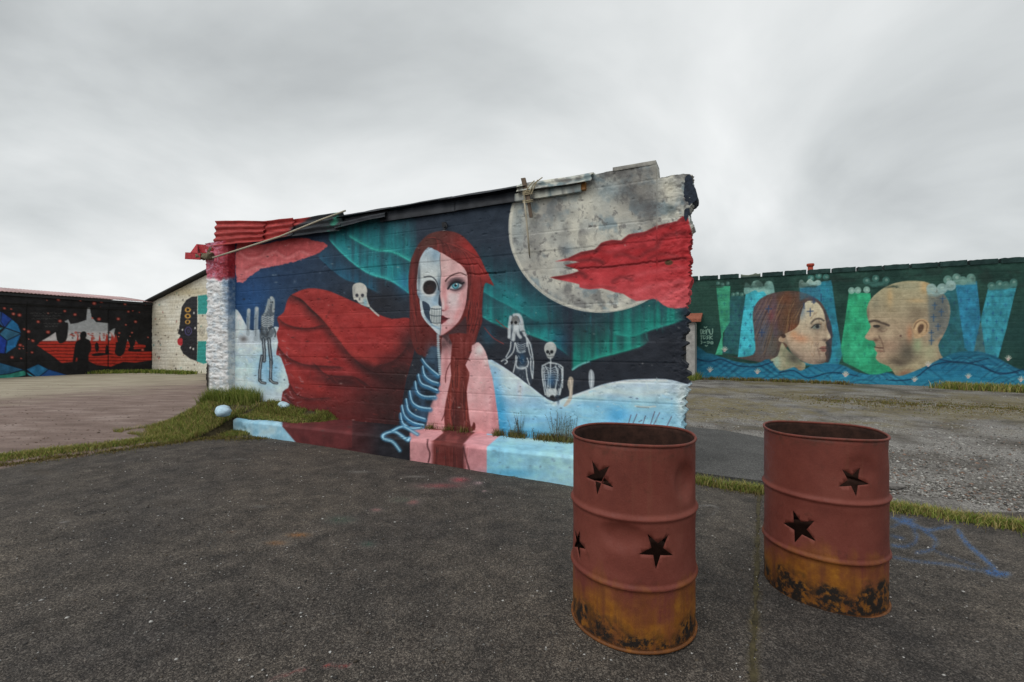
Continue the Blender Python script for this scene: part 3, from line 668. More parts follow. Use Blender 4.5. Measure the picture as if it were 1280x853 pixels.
def paint_kerb(cv):
    def f(X, Y):
        st = [(280, (150, 196, 216)), (352, (140, 194, 220)), (353, (98, 36, 38)), (420, (96, 34, 36)), (458, (54, 26, 30)), (475, (30, 28, 36)), (512, (26, 28, 36)), (513, (214, 144, 148)), (538, (208, 138, 142)), (543, (118, 46, 42)), (560, (104, 40, 36)), (578, (92, 36, 34)), (583, (206, 132, 138)), (608, (212, 140, 146)),
              (609, (128, 200, 230)), (660, (142, 204, 228)), (720, (160, 212, 232)), (900, (160, 210, 230))]
        xs = [a for a, _ in st]; cs = np.array([c for _, c in st], float)
        # colour seams run slantwise over the top and drop straight down the front, like the mural above
        o = np.stack([np.interp(X, xs, cs[:, k]) for k in range(3)], 1)
        return o + 16 * (fbm(X * .1, Y * .2, 61, 4)[:, None] - .5) * 2
    cv.base(f)
    cv.fill([(353, 518), (358, 530), (371, 552), (380, 560), (440, 560), (440, 500), (353, 500)], vary((92, 34, 36), (108, 40, 42), .1, .1, 3), .6, 1, 0)
    cv.fill([(340, 500), (358, 515), (350, 530), (372, 556), (320, 560), (270, 560), (270, 500)], vary((134, 190, 216), (176, 212, 226), .1, .1, 4), .6, 1, 0)
    # on the top the seams follow the wall
    cv.fill(Zr((230, 600), (300, 560), (330, 540), (420, 540), (420, 560), (365, 605)), (222, 154, 158), .8, 1, 0)
    cv.fill(Zr((545, 625), (600, 585), (660, 570), (780, 575), (690, 650)), (222, 150, 156), .8, 1, 0)
    cv.fill(Zr((365, 605), (420, 565), (460, 540), (640, 540), (590, 580), (548, 628)), vary((96, 40, 38), (140, 66, 62), .1, .1, 6), .8, 1, 0)
    for p in (((150, 670), (105, 615), (48, 595), (48, 568), (110, 550), (160, 575), (200, 605), (208, 590)), ((105, 545), (160, 520), (230, 530), (300, 520)), ((180, 520), (230, 550), (260, 568))):
        cv.stroke(Zr(*p), 4.6, (58, 128, 170), .9, 1.2); cv.stroke(Zr(*p), 1.8, (150, 204, 226), .95, .5)
    for p in (((325, 600), (322, 640), (338, 690), (328, 745)), ((548, 640), (560, 700), (585, 790))):
        cv.stroke(Zr(*p), 1.8, (74, 34, 38), .9, .6)
    rnd = random.Random(7)
    for k in range(14):
        x0 = rnd.uniform(543, 585); cv.stroke([(x0, 560), (x0 + rnd.uniform(-3, 3), 590)], 1, (60, 24, 24) if k % 2 else (140, 58, 52), .5, .5)
    for k in range(60):
        x, y = rnd.uniform(300, 715), rnd.uniform(515, 600); cv.blob(x, y, rnd.uniform(.8, 2.6), rnd.uniform(.5, 1.6), (60, 56, 52), rnd.uniform(.2, .5))
    cv.blob(640, 592, 30, 6, (60, 165, 215), .6); cv.blob(668, 548, 40, 6, (205, 228, 238), .6)
ZR1 = crop(850, 310, 4.491); ZR2 = crop(1050, 310, 4.491); Zw = crop(900, 340, 6.094); Zm = crop(1070, 340, 6.093); ZL = crop(0, 340, 5.33); ZG = crop(170, 320, 4.739)

def paint_right(cv):
    cv.base(vary((17, 52, 50), (34, 72, 68), .05, .07, 71))
    cv.blob(890, 380, 30, 30, (38, 84, 74), .5); cv.blob(880, 430, 20, 30, (20, 66, 76), .5); cv.blob(1270, 420, 30, 40, (26, 70, 76), .6)
    rnd = random.Random(3)
    def crown(pts, c=(148, 178, 186), r=2.6):
        for x, y in pts:
            cv.ell(x, y, r, r, c, .85, 0, .5); cv.ell(x + .6, y - .3, r * .4, r * .4, (176, 200, 206), .45)
    def tower(poly, c, a=1., crosses=(0, 0), cc=(22, 70, 130)):
        P = poly
        cv.fill(P, vary(tuple(v * .86 for v in c), tuple(min(255, v * 1.1) for v in c), .12, .1, 73), .5, a, 0)
        nx, ny = crosses
        if nx:
            xs = np.array([p[0] for p in P]); ys = np.array([p[1] for p in P])
            cv.setclip(P, .5, 0)
            for j in range(ny):
                for i in range(nx):
                    x = xs.min() + (xs.max() - xs.min()) * (i + .3 + .4 * (j % 2)) / nx; y = ys.min() + 8 + (ys.max() - ys.min() - 8) * (j + .5) / ny
                    x += rnd.uniform(-1.2, 1.2); y += rnd.uniform(-1.2, 1.2); al_ = rnd.uniform(.3, .7); cv.stroke([(x, y - 2.3), (x, y + 2.3)], 1.0, cc, al_, .45, 1); cv.stroke([(x - 1.6, y - .4), (x + 1.6, y - .4)], .9, cc, al_, .45, 1)
            cv.setclip()
    tower(ZR1((285, 270), (365, 270), (330, 600), (235, 590), (250, 470)), (34, 96, 112), .85, (3, 9), (26, 60, 100))
    tower(ZR1((203, 215), (282, 215), (278, 420), (240, 480), (238, 600), (198, 602), (232, 500)), (52, 160, 132), .9, (3, 8), (24, 100, 110))
    cv.fill(ZR1((232, 505), (242, 570), (198, 602)), (70, 190, 160), .5, .9, 0)
    crown(ZR1((215, 200), (240, 206), (268, 200), (298, 262), (322, 258), (348, 262)), (66, 116, 118))
    tower(ZR1((372, 235), (525, 235), (545, 560), (500, 610), (325, 616), (340, 470)), (52, 176, 214), 1, (4, 8))
    cv.fill(ZR1((362, 262), (365, 200), (385, 200), (395, 215), (410, 190), (435, 182), (460, 195), (470, 215), (482, 190), (510, 188), (525, 210), (530, 270), (495, 275), (470, 245), (440, 250), (420, 238)), vary((112, 158, 166), (140, 182, 188), .2, .2, 5), .6, .92)
    crown(ZR1((735, 170), (778, 155), (820, 165)), (62, 124, 128), 4)
    tower(ZR1((672, 215), (800, 190), (850, 180), (880, 400), (912, 600), (890, 660), (690, 660)), (34, 128, 168), 1, (5, 9), (28, 74, 140))
    tower(ZR2((50, 250), (170, 255), (200, 500), (300, 690), (180, 720), (20, 640), (5, 560), (30, 400)), (38, 164, 126), 1, (5, 9), (22, 110, 104))
    cv.blob(1065, 440, 14, 12, (62, 200, 160), .5); cv.blob(1072, 385, 9, 10, (50, 190, 140), .5)
    crown(ZR2((65, 240), (100, 238), (150, 236)), (142, 182, 186), 4.2); crown(ZR2((148, 185), (200, 172), (258, 182)), (58, 108, 110), 4.5); cv.fill(ZR2((140, 190), (270, 190), (270, 215), (180, 220)), (58, 108, 110), 1, .8, 0)
    tower(ZR2((560, 240), (650, 220), (700, 450), (720, 610), (560, 620), (480, 560)), (34, 100, 122), .9, (4, 9), (28, 76, 124))
    tower(ZR2((690, 450), (800, 420), (825, 610), (740, 600)), (86, 128, 150), .7, (2, 3))
    tower(ZR2((648, 205), (768, 185), (790, 400), (745, 610), (700, 560)), (34, 124, 176), 1, (3, 8), (24, 84, 146))
    tower(ZR2((832, 228), (992, 212), (930, 470), (885, 630), (818, 600), (790, 400)), (44, 142, 178), 1, (4, 8), (22, 84, 150))
    crown(ZR2((605, 180), (655, 168), (690, 185), (735, 170)), (104, 146, 150), 5.5); cv.fill(ZR2((600, 190), (760, 165), (765, 205), (650, 210)), (104, 146, 150), 1, .8, 0)
    crown(ZR2((850, 215), (895, 205), (930, 210), (975, 195)), (66, 116, 120), 5); cv.fill(ZR2((835, 215), (992, 195), (992, 225), (835, 240)), (66, 116, 120), 1, .8, 0)
    # woman
    hair = Zw((250, 330), (272, 250), (330, 192), (420, 158), (520, 146), (610, 152), (700, 185), (770, 235), (810, 310), (850, 420), (850, 560), (820, 690), (700, 640), (600, 500), (520, 560), (420, 680), (330, 690), (200, 670), (60, 640), (140, 650), (230, 640), (270, 600), (262, 470))
    cv.fill(hair, vary((76, 64, 68), (98, 66, 60), .12, .12, 76), .8)
    cv.setclip(hair, .8)
    cv.blob(*Zw((310, 350))[0], 17, 26, (88, 82, 104), .95); cv.blob(*Zw((350, 260))[0], 14, 10, (112, 80, 96), .6); cv.blob(*Zw((400, 340))[0], 6, 10, (150, 58, 66), .6); cv.blob(*Zw((330, 470))[0], 8, 12, (84, 92, 128), .7); cv.blob(*Zw((530, 330))[0], 12, 26, (108, 66, 46), .85); cv.blob(*Zw((560, 440))[0], 8, 8, (132, 62, 40), .7); cv.blob(*Zw((500, 200))[0], 12, 7, (110, 62, 46), .7)
    cv.blob(*Zw((330, 580))[0], 14, 18, (88, 86, 102), .85); cv.blob(*Zw((400, 560))[0], 8, 14, (96, 90, 88), .7); cv.blob(*Zw((840, 420))[0], 5, 34, (62, 60, 84), .8); cv.blob(*Zw((720, 190))[0], 10, 6, (70, 76, 110), .8)
    for k in range(40):
        x0 = rnd.uniform(280, 600); y0 = rnd.uniform(160, 330); d = (x0 - 560) * .25
        cv.stroke(Zw((x0 + 30, y0), (x0 - 10, y0 + 80), (x0 - 20 + d, y0 + 200), (x0 - 60 + d, y0 + 330)), .7, (158, 118, 84) if k % 2 else (52, 34, 38), .4, .4)
    cv.fill(Zw((425, 165), (432, 300), (440, 480), (410, 480), (395, 300), (400, 170)), (96, 72, 96), 1.5, .45)
    cv.setclip()
    neck = Zw((470, 540), (510, 590), (600, 670), (650, 700), (630, 770), (560, 745), (460, 775), (380, 680), (440, 640))
    cv.fill(neck, vary((142, 140, 122), (170, 158, 140), .2, .2, 77), .7); cv.setclip(neck, .7)
    cv.blob(*Zw((560, 660))[0], 10, 6, (70, 66, 66), .8, .6); cv.blob(*Zw((430, 690))[0], 5, 9, (150, 190, 196), .6); cv.blob(*Zw((600, 735))[0], 5, 4, (150, 110, 90), .6); cv.setclip()
    face = Zw((650, 235), (700, 222), (745, 238), (782, 290), (802, 350), (815, 430), (845, 492), (832, 512), (806, 530), (812, 562), (802, 572), (810, 600), (800, 622), (808, 660), (792, 694), (740, 706), (680, 700), (610, 672), (550, 622), (512, 560), (490, 540), (452, 530), (450, 505), (500, 470), (560, 440), (600, 400), (612, 340))
    cv.fill(face, vgrad([(375, (206, 192, 176)), (400, (200, 178, 164)), (430, (186, 156, 144)), (455, (150, 124, 118))], .15, .15, 10, 78), .5)
    cv.setclip(face, .5)
    cv.blob(*Zw((620, 300))[0], 5, 9, (96, 120, 160), .7); cv.blob(*Zw((560, 640))[0], 12, 5, (84, 76, 76), .8, .6); cv.blob(*Zw((620, 510))[0], 13, 5, (206, 130, 100), .75, .25); cv.blob(*Zw((560, 470))[0], 5, 4, (210, 140, 104), .6); cv.blob(*Zw((690, 640))[0], 10, 6, (190, 160, 150), .6)
    cv.blob(*Zw((740, 420))[0], 8, 5.5, (104, 92, 92), .8); cv.blob(*Zw((800, 430))[0], 2.5, 8, (150, 124, 116), .6); cv.blob(*Zw((735, 520))[0], 3, 12, (150, 116, 106), .5, .2); cv.blob(*Zw((800, 690))[0], 10, 4, (92, 80, 80), .8); cv.blob(*Zw((690, 560))[0], 10, 8, (204, 180, 168), .6)
    cv.blob(*Zw((800, 520))[0], 4, 2.2, (84, 66, 66), .8); cv.blob(*Zw((830, 490))[0], 2, 2.4, (218, 200, 186), .7); cv.blob(*Zw((510, 570))[0], 3, 12, (96, 84, 80), .7, -.5)
    cv.setclip()
    cv.stroke(Zw((695, 390), (725, 362), (765, 358), (790, 372)), 2.2, (70, 62, 64), .85, .6); cv.fill(Zw((700, 425), (730, 400), (765, 402), (762, 430), (730, 436)), (120, 128, 132), .6, .9); cv.ell(*Zw((742, 416))[0], 2.5, 2.4, (38, 42, 50)); cv.stroke(Zw((695, 428), (730, 400), (768, 400)), 1.2, (40, 36, 40), .9, .4)
    cv.fill(Zw((762, 578), (785, 566), (808, 572), (806, 588), (810, 604), (785, 610), (768, 598)), (136, 84, 82), .5, .9); cv.stroke(Zw((758, 584), (785, 586), (808, 586)), 1, (66, 40, 42), .9, .4); cv.blob(*Zw((755, 610))[0], 2, 5, (140, 106, 98), .6)
    cv.stroke(Zw((815, 540), (840, 600), (825, 680)), 3, (44, 52, 66), .8, 1.2); cv.stroke(Zw((800, 300), (820, 400), (852, 490)), 3, (62, 56, 70), .7, 1.2)
    cv.ell(*Zw((476, 512))[0], 3.6, 3.4, (176, 140, 124)); cv.ell(*Zw((484, 490))[0], 3, 2.4, (60, 40, 36), .9)
    for p in (((688, 280), (688, 335)), ((665, 302), (708, 300)), ((715, 190), (715, 240)), ((700, 230), (725, 230)), ((370, 260), (370, 310)), ((350, 282), (392, 282)), ((318, 440), (318, 490)), ((300, 462), (340, 462)), ((640, 240), (640, 280)), ((770, 170), (770, 220))):
        cv.stroke(Zw(*p), 1.8, (44, 66, 116), .7, .5, 1)
    cv.fill(Zw((602, 120), (605, 70), (625, 62), (650, 85), (670, 62), (690, 55), (715, 75), (740, 62), (765, 70), (765, 100), (700, 112), (660, 112), (635, 122)), vary((150, 182, 194), (186, 206, 212), .2, .2, 8), .6, .9); cv.fill(Zw((602, 120), (760, 105), (765, 200), (680, 190), (610, 220)), (50, 108, 150), 1.5, .55, 0)
    # man
    head = Zm((85, 270), (110, 212), (170, 152), (250, 102), (350, 74), (440, 68), (520, 75), (575, 97), (650, 150), (702, 222), (718, 300), (702, 400), (662, 490), (625, 560), (650, 640), (668, 672), (560, 722), (440, 782), (330, 812), (290, 770), (252, 722), (182, 692), (150, 656), (162, 618), (140, 588), (150, 566), (136, 526), (100, 522), (68, 502), (76, 480), (112, 420), (94, 370), (84, 320))
    cv.fill(head, vgrad([(350, (172, 158, 134)), (385, (166, 148, 130)), (410, (176, 148, 132)), (440, (164, 134, 120)), (465, (160, 146, 124))], .1, .1, 14, 81), .6, 1, 2)
    cv.setclip(head, .6, 2)
    cv.blob(*Zm((520, 110))[0], 5, 9, (212, 164, 116), .8); cv.blob(*Zm((260, 190))[0], 4, 12, (206, 162, 118), .6); cv.blob(*Zm((470, 220))[0], 12, 3, (204, 162, 122), .6); cv.blob(*Zm((380, 110))[0], 18, 5, (146, 142, 128), .6); cv.blob(*Zm((150, 240))[0], 5, 9, (128, 122, 112), .6)
    cv.blob(*Zm((450, 330))[0], 12, 12, (122, 104, 92), .7); cv.blob(*Zm((640, 300))[0], 13, 32, (94, 86, 90), .75); cv.blob(*Zm((390, 610))[0], 14, 16, (84, 78, 74), .85); cv.blob(*Zm((330, 690))[0], 14, 5, (84, 70, 66), .8, .2); cv.blob(*Zm((410, 470))[0], 4, 10, (190, 120, 92), .7)
    cv.blob(*Zm((200, 430))[0], 8, 6, (96, 78, 72), .75); cv.blob(*Zm((250, 460))[0], 8, 8, (202, 174, 156), .75); cv.blob(*Zm((120, 480))[0], 6, 4, (206, 170, 150), .8); cv.blob(*Zm((150, 520))[0], 4, 2.4, (100, 66, 58), .8); cv.blob(*Zm((260, 560))[0], 12, 8, (172, 134, 122), .6); cv.blob(*Zm((200, 650))[0], 8, 4, (196, 156, 142), .6)
    cv.blob(*Zm((470, 560))[0], 6, 10, (152, 168, 138), .8); cv.blob(*Zm((560, 610))[0], 12, 12, (170, 172, 146), .7); cv.blob(*Zm((440, 720))[0], 14, 6, (196, 176, 150), .6, -.3); cv.blob(*Zm((370, 770))[0], 10, 4, (140, 90, 76), .7, -.3); cv.blob(*Zm((90, 330))[0], 2, 12, (120, 98, 90), .7)
    cv.fill(Zm((545, 100), (700, 150), (720, 420), (560, 560)), (64, 92, 120), 2, .35, 0)
    cv.setclip()
    cv.fill(Zm((430, 430), (445, 385), (480, 360), (525, 362), (555, 395), (550, 450), (515, 490), (465, 508), (445, 500), (440, 470)), vary((186, 146, 118), (200, 160, 132), .2, .2, 4), .6); cv.stroke(Zm((440, 430), (460, 390), (500, 370), (540, 400), (535, 450)), 1.4, (104, 74, 60), .7, .6); cv.fill(Zm((470, 430), (490, 400), (515, 405), (510, 445), (480, 470)), (92, 64, 54), .8, .9); cv.stroke(Zm((455, 440), (475, 395), (510, 385)), 1.3, (216, 180, 150), .7, .5)
    cv.stroke(Zm((105, 380), (145, 372), (190, 385), (250, 408)), 2.8, (70, 56, 54), .85, .8); cv.fill(Zm((128, 410), (160, 402), (185, 412), (170, 426), (140, 424)), (46, 40, 42), .5, .9); cv.stroke(Zm((170, 436), (205, 455), (235, 440)), 1.4, (120, 88, 80), .7, .7)
    cv.stroke(Zm((140, 572), (170, 578), (205, 580)), 1.4, (80, 44, 44), .9, .5); cv.stroke(Zm((165, 600), (200, 605)), 2, (150, 96, 90), .7, .7); cv.stroke(Zm((175, 490), (200, 540), (215, 610)), 1.5, (110, 82, 74), .7, .8); cv.ell(*Zm((340, 488))[0], 1.6, 1.4, (90, 62, 60), .8)
    for p in ((600, 260), (660, 210), (650, 310), (590, 350), (625, 420), (575, 470), (575, 530)):
        x, y = Zm(p)[0]; cv.stroke([(x, y - 4), (x, y + 4)], 1.5, (40, 78, 130), .7, .5, 1); cv.stroke([(x - 3, y - 1), (x + 3, y - 1)], 1.3, (40, 78, 130), .7, .5, 1)
    crown(Zm((575, 130), (655, 128), (722, 104)), (150, 178, 194), 6.5); cv.stroke(Zm((560, 165), (620, 170), (690, 130)), 5, (140, 170, 186), .7, 1.5)
    # water
    water = ZR1((60, 600), (150, 590), (230, 612), (320, 640), (430, 650), (500, 625), (560, 690), (640, 670), (680, 690), (760, 655), (900, 655), (1000, 700), (1100, 712)) + ZR2((270, 700), (330, 720), (400, 700), (480, 665), (560, 625), (640, 590), (720, 580), (800, 585), (880, 615), (960, 660), (1033, 690), (1300, 760), (2600, 900), (2600, 1300)) + ZR1((60, 1300),)
    cv.fill(water, vgrad([(435, (28, 98, 132)), (455, (22, 104, 156)), (472, (28, 122, 174)), (490, (32, 116, 156))], .06, .3, 16, 91), .8)
    cv.setclip(water, .8)
    for k in range(24):
        x0 = rnd.uniform(865, 1280); y0 = rnd.uniform(452, 490); r = rnd.uniform(12, 30)
        for q in range(4):
            rr = r * (1 - q * .22)
            cv.stroke([(x0 - rr * 1.6, y0 + rr * .5), (x0 - rr * .7, y0 - rr * .15), (x0, y0 - rr * .38), (x0 + rr * .7, y0 - rr * .15), (x0 + rr * 1.6, y0 + rr * .5)], 1.2 if q else 1.6, (48, 140, 176) if q % 2 else (14, 60, 96), .4, .8)
    cv.setclip()
    for p in (((60, 612), (160, 640), (230, 625), (320, 660), (430, 668), (520, 640)), ((560, 700), (640, 690), (720, 730), (850, 700), (1000, 720))):
        cv.stroke(ZR1(*p), 1.6, (10, 46, 84), .8, .6)
    for p in (((260, 740), (330, 745), (420, 730), (520, 660), (640, 640), (760, 655), (880, 700), (1000, 700)), ((560, 625), (700, 650), (830, 620)), ((800, 660), (900, 710), (1033, 680))):
        cv.stroke(ZR2(*p), 1.6, (10, 46, 84), .8, .6)
    for x, y in (ZR1((168, 686), (434, 696), (930, 712), (250, 572)) + ZR2((30, 712), (418, 740), (720, 722), (945, 622), (1015, 740), (495, 655))):
        for dx, dy in ((-3.6, -1.5), (-1.6, -3.4), (.6, -4), (2.6, -3), (4, -1)):
            cv.stroke([(x, y + 1.6), (x + dx, y + dy)], 1.9, (196, 190, 194), .9, .5, 1, (1, .4))
        cv.blob(x, y + 1, 1.6, 1, (176, 110, 130), .6)
    cv.scumble(water, [(84, 178, 206), (12, 62, 104), (40, 140, 170)], 240, 13, 1.0, .5, .1, .3, 21)
    cv.scumble(hair, [(150, 112, 84), (56, 40, 44), (112, 90, 110), (128, 74, 52)], 160, 10, .9, .4, 1.7, .35, 22)
    cv.scumble(head, [(192, 172, 148), (132, 118, 106), (176, 150, 132)], 150, 8, 1.2, .28, .3, .7, 23)
    cv.scumble(face, [(216, 198, 182), (156, 132, 124), (196, 164, 150)], 70, 6, 1.0, .28, .6, .7, 24)
    # painter's mark: two short words over a row of small signs
    Zt = crop(868, 400, 21.33)
    g = (150, 186, 184)
    for p in (((165, 260), (170, 380), (210, 350), (205, 270), (165, 262)), ((235, 260), (235, 370), (300, 350), (300, 270), (235, 330)), ((325, 390), (330, 280), (365, 250), (400, 340), (430, 380)), ((400, 260), (420, 370), (470, 380), (485, 330), (485, 240)),
              ((160, 430), (240, 425)), ((185, 430), (185, 520)), ((300, 430), (235, 440), (250, 510), (300, 480)), ((370, 425), (330, 450), (370, 480), (330, 510)), ((410, 420), (410, 520)), ((480, 430), (420, 470), (480, 515)),
              ((175, 560), (205, 600), (180, 640)), ((250, 600), (300, 600)), ((340, 580), (390, 580), (390, 625), (345, 620)), ((440, 590), (490, 590), (490, 635), (440, 635), (440, 590)), ((260, 190), (295, 215), (330, 185)), ((290, 680), (318, 702), (350, 680))):
        cv.stroke(Zt(*p), 1.05, g, .9, .35, 2)
    cv.c *= np.array((1.0, 1.03, .93), f32)
    # courses showing through, stains
    idx = np.nonzero(cv.y < 360)[0]
    cv.mix(idx, (24, 46, 40), sstep(.5, .75, fbm(cv.x[idx] * .06, cv.y[idx] * .1, 95, 4)) * .6)

def paint_left(cv):
    cv.base(vary((23, 22, 25), (36, 35, 38), .08, .1, 101))
    rnd = random.Random(4)
    # island of white, grey and red
    isl = ZL((248, 490), (270, 465), (330, 430), (372, 402), (378, 450), (395, 475), (420, 465), (445, 400), (452, 350), (430, 330), (455, 318), (470, 348), (520, 340), (575, 320), (582, 238), (598, 238), (610, 300), (640, 335), (725, 342), (728, 400), (755, 380), (768, 376), (760, 410), (772, 455), (780, 520), (800, 560), (830, 535), (850, 450), (862, 480), (870, 520), (890, 515), (905, 455), (920, 480), (970, 490), (975, 515), (900, 530), (1010, 532), (1010, 590), (900, 605), (820, 600), (740, 632), (640, 620), (580, 590), (480, 600), (410, 608), (350, 560), (290, 520))
    def icol(X, Y):
        w = sstep(425.5, 427.5, Y)[:, None]; g = sstep(412, 418, Y)[:, None]
        stripe = (np.sin(Y * 1.55 + .25 * np.sin(X * .2)) > .35)[:, None] * w
        c = np.array((172, 175, 180.)) * (1 - g) + np.array((206, 200, 202.)) * g
        c = c * (1 - w) + np.array((206, 48, 34.)) * w
        return c * (1 - .32 * stripe)
    cv.fill(isl, icol, .45, 1, 1)
    cv.fill(ZL((378, 440), (395, 475), (425, 470), (447, 440), (455, 350), (440, 338), (415, 350), (392, 380)), (30, 29, 32), .5, 1)
    cv.fill(ZL((775, 455), (800, 430), (830, 440), (832, 520), (815, 555), (790, 562), (765, 540), (770, 500)), (30, 29, 32), .5, 1)
    for k in range(34):
        x, y = rnd.uniform(470, 760), rnd.uniform(400, 465)
        px, py = ZL((x, y))[0]; cv.ell(px, py, rnd.uniform(.8, 1.9), rnd.uniform(.6, 1.3), (176, 62, 50) if k % 3 else (70, 66, 70), .8)
    for k in range(14):
        x = rnd.uniform(440, 770); cv.fill(ZL((x, 468), (x + 8, 430 - rnd.uniform(0, 25)), (x + 18, 468)), (206, 52, 40), .4, .9, 0)
    # silhouettes
    B = (24, 23, 26)
    cv.fill(ZL((540, 405), (555, 396), (572, 402), (578, 425), (570, 445), (595, 455), (608, 490), (605, 530), (590, 560), (585, 690), (520, 690), (515, 570), (500, 600), (485, 598), (492, 540), (505, 470), (535, 448), (532, 425)), B, .5, 1)
    cv.fill(ZL((635, 480), (645, 470), (655, 480), (660, 510), (650, 532), (640, 530), (632, 505)), B, .5); cv.fill(ZL((705, 495), (715, 490), (722, 500), (726, 545), (702, 548)), B, .5); cv.fill(ZL((610, 555), (650, 540), (740, 545), (700, 555), (640, 562)), B, .5); cv.fill(ZL((870, 500), (880, 515), (960, 510), (975, 490), (1000, 515), (1000, 530), (860, 530)), B, .5)
    # poppies / sparks
    for k in range(48):
        x, y = rnd.uniform(15, 1000), rnd.uniform(180, 590)
        px, py = ZL((x, y))[0]
        if cv is None: continue
        big = k % 5 == 0
        if 240 < x < 780 and 320 < y < 640: continue
        r = rnd.uniform(1.3, 2.0) if big else rnd.uniform(.7, 1.2)
        cv.blob(px, py, r * 1.2, r, (186, 52, 40), .95, 0, 2); cv.blob(px, py, r * .55, r * .45, (226, 160, 140), .9)
    for x, y in ((255, 333), (320, 402), (400, 328), (625, 210), (795, 408), (80, 570), (386, 186), (135, 488), (220, 460), (190, 398), (213, 537), (130, 288), (30, 243), (500, 285), (660, 315), (788, 314), (432, 262), (855, 265), (505, 405), (620, 443)):
        px, py = ZL((x, y))[0]
        r = rnd.uniform(1.3, 2.5); cv.blob(px, py, r * 1.1, r * .9, (176, 44, 34), .95, 0, 2); cv.blob(px, py, r * .5, r * .4, (220, 140, 122), .9)
    # blue crystals
    L = (15, 22, 40)
    for p, c in ((((-80, 250), (0, 262), (40, 285), (25, 370), (0, 350), (-80, 330)), (40, 84, 150)), (((10, 265), (80, 315), (30, 372), (5, 330)), (28, 66, 158)), (((80, 315), (120, 350), (142, 410), (35, 372)), (32, 124, 190)), (((35, 374), (142, 412), (45, 458), (-5, 415)), (48, 110, 148)), (((142, 412), (105, 500), (35, 548), (48, 458)), (30, 116, 184)), (((-60, 400), (0, 420), (46, 458), (30, 545), (-40, 540), (-90, 480)), (24, 60, 170)), (((0, 370), (25, 372), (-20, 400)), (60, 160, 180)), (((-120, 600), (0, 605), (160, 652), (60, 680), (-120, 700)), (34, 96, 138)), (((-120, 700), (60, 680), (175, 652), (180, 690), (60, 715), (-120, 740)), (44, 148, 130)), (((175, 650), (255, 615), (325, 650), (250, 708)), (34, 120, 176)), (((250, 708), (325, 650), (460, 690), (400, 700)), (32, 92, 176)), (((160, 655), (250, 710), (190, 690)), (60, 170, 190))):
        cv.fill(ZL(*p), vary(tuple(v * .88 for v in c), tuple(v * 1.1 for v in c), .15, .15, 3), .4, 1, 0)
        q = ZL(*p); cv.stroke(q + q[:1], 1.0, L, .8, .4, 1)
    # faint lines of handwriting
    for (x0, x1, y) in ((200, 395, 275), (222, 400, 293), (210, 370, 312), (290, 395, 345), (300, 385, 362)):
        x = x0
        while x < x1:
            w = rnd.uniform(12, 30)
            pts = [(x + w * t, y + rnd.uniform(-5, 5)) for t in np.linspace(0, 1, 6)]
            cv.stroke(ZL(*pts), .6, (112, 110, 108), .5, .35, 1); x += w + 7
    for x in (180, 725): cv.stroke(ZL((x, 200), (x - 4, 700)), 1.1, (10, 10, 12), .9, .5, 1)
    for p in (((-60, 212), (190, 216), (500, 232), (1010, 244)), ((-60, 228), (200, 232), (1010, 256))): cv.stroke(ZL(*p), 1.1, (10, 10, 12), .8, .5, 1)

def paint_gable(cv):
    cv.base(vary((216, 212, 196), (198, 190, 168), .07, .09, 111))
    rnd = random.Random(6)
    for k in range(70):
        x, y = rnd.uniform(192, 268), rnd.uniform(360, 468)
        cv.blob(x, y, rnd.uniform(.5, 1.1), rnd.uniform(.5, 1.3), ((70, 60, 52), (40, 130, 130), (150, 60, 50))[k % 3 if k % 2 else 0], .8)
    cv.blob(230, 365, 30, 6, (170, 150, 100), .5)
    hd = ZG((362, 240), (330, 242), (298, 262), (272, 300), (262, 370), (256, 430), (246, 460), (262, 470), (255, 490), (268, 520), (262, 545), (280, 580), (320, 610), (362, 625))
    cv.fill(hd, (38, 38, 44), .5, 1, 0)
    T = (42, 152, 146)
    cv.fill(ZG((366, 236), (420, 230), (480, 236), (480, 345), (366, 346)), T, .5, 1, 0); cv.fill(ZG((366, 506), (480, 504), (480, 620), (400, 640), (362, 626)), T, .5, 1, 0)
    cv.fill(ZG((246, 494), (272, 488), (275, 515), (268, 532), (248, 524)), (190, 44, 52), .5)
    for y, r in ((320, 3.9), (357, 3.8), (392, 3.4)):
        x, yy = ZG((306, y))[0]; cv.ell(x, yy, r, r * .8, (204, 150, 62)); cv.ell(x, yy, 1.7, 1.7, (30, 28, 32))
    x, y = ZG((310, 446))[0]; cv.ell(x, y, 4.4, 5.4, (84, 78, 138)); cv.ell(x, y, 3.5, 4.5, (38, 38, 46)); cv.ell(x, y, 1.6, 1.8, (90, 84, 140)); cv.ell(x, y, .9, 1, (38, 38, 46))
    for a, b in ((342, 338), (350, 428), (322, 544), (340, 552), (276, 438)):
        cv.ell(*ZG((a, b))[0], 1.0, 1.3, (200, 196, 190))
    x, y = ZG((390, 446))[0]
    for r in (6, 4, 2): cv.stroke([(x + .6 * r * math.cos(t), y + r * math.sin(t)) for t in np.linspace(0, 6.28, 14)], .7, (120, 116, 104), .6, .4, 1)

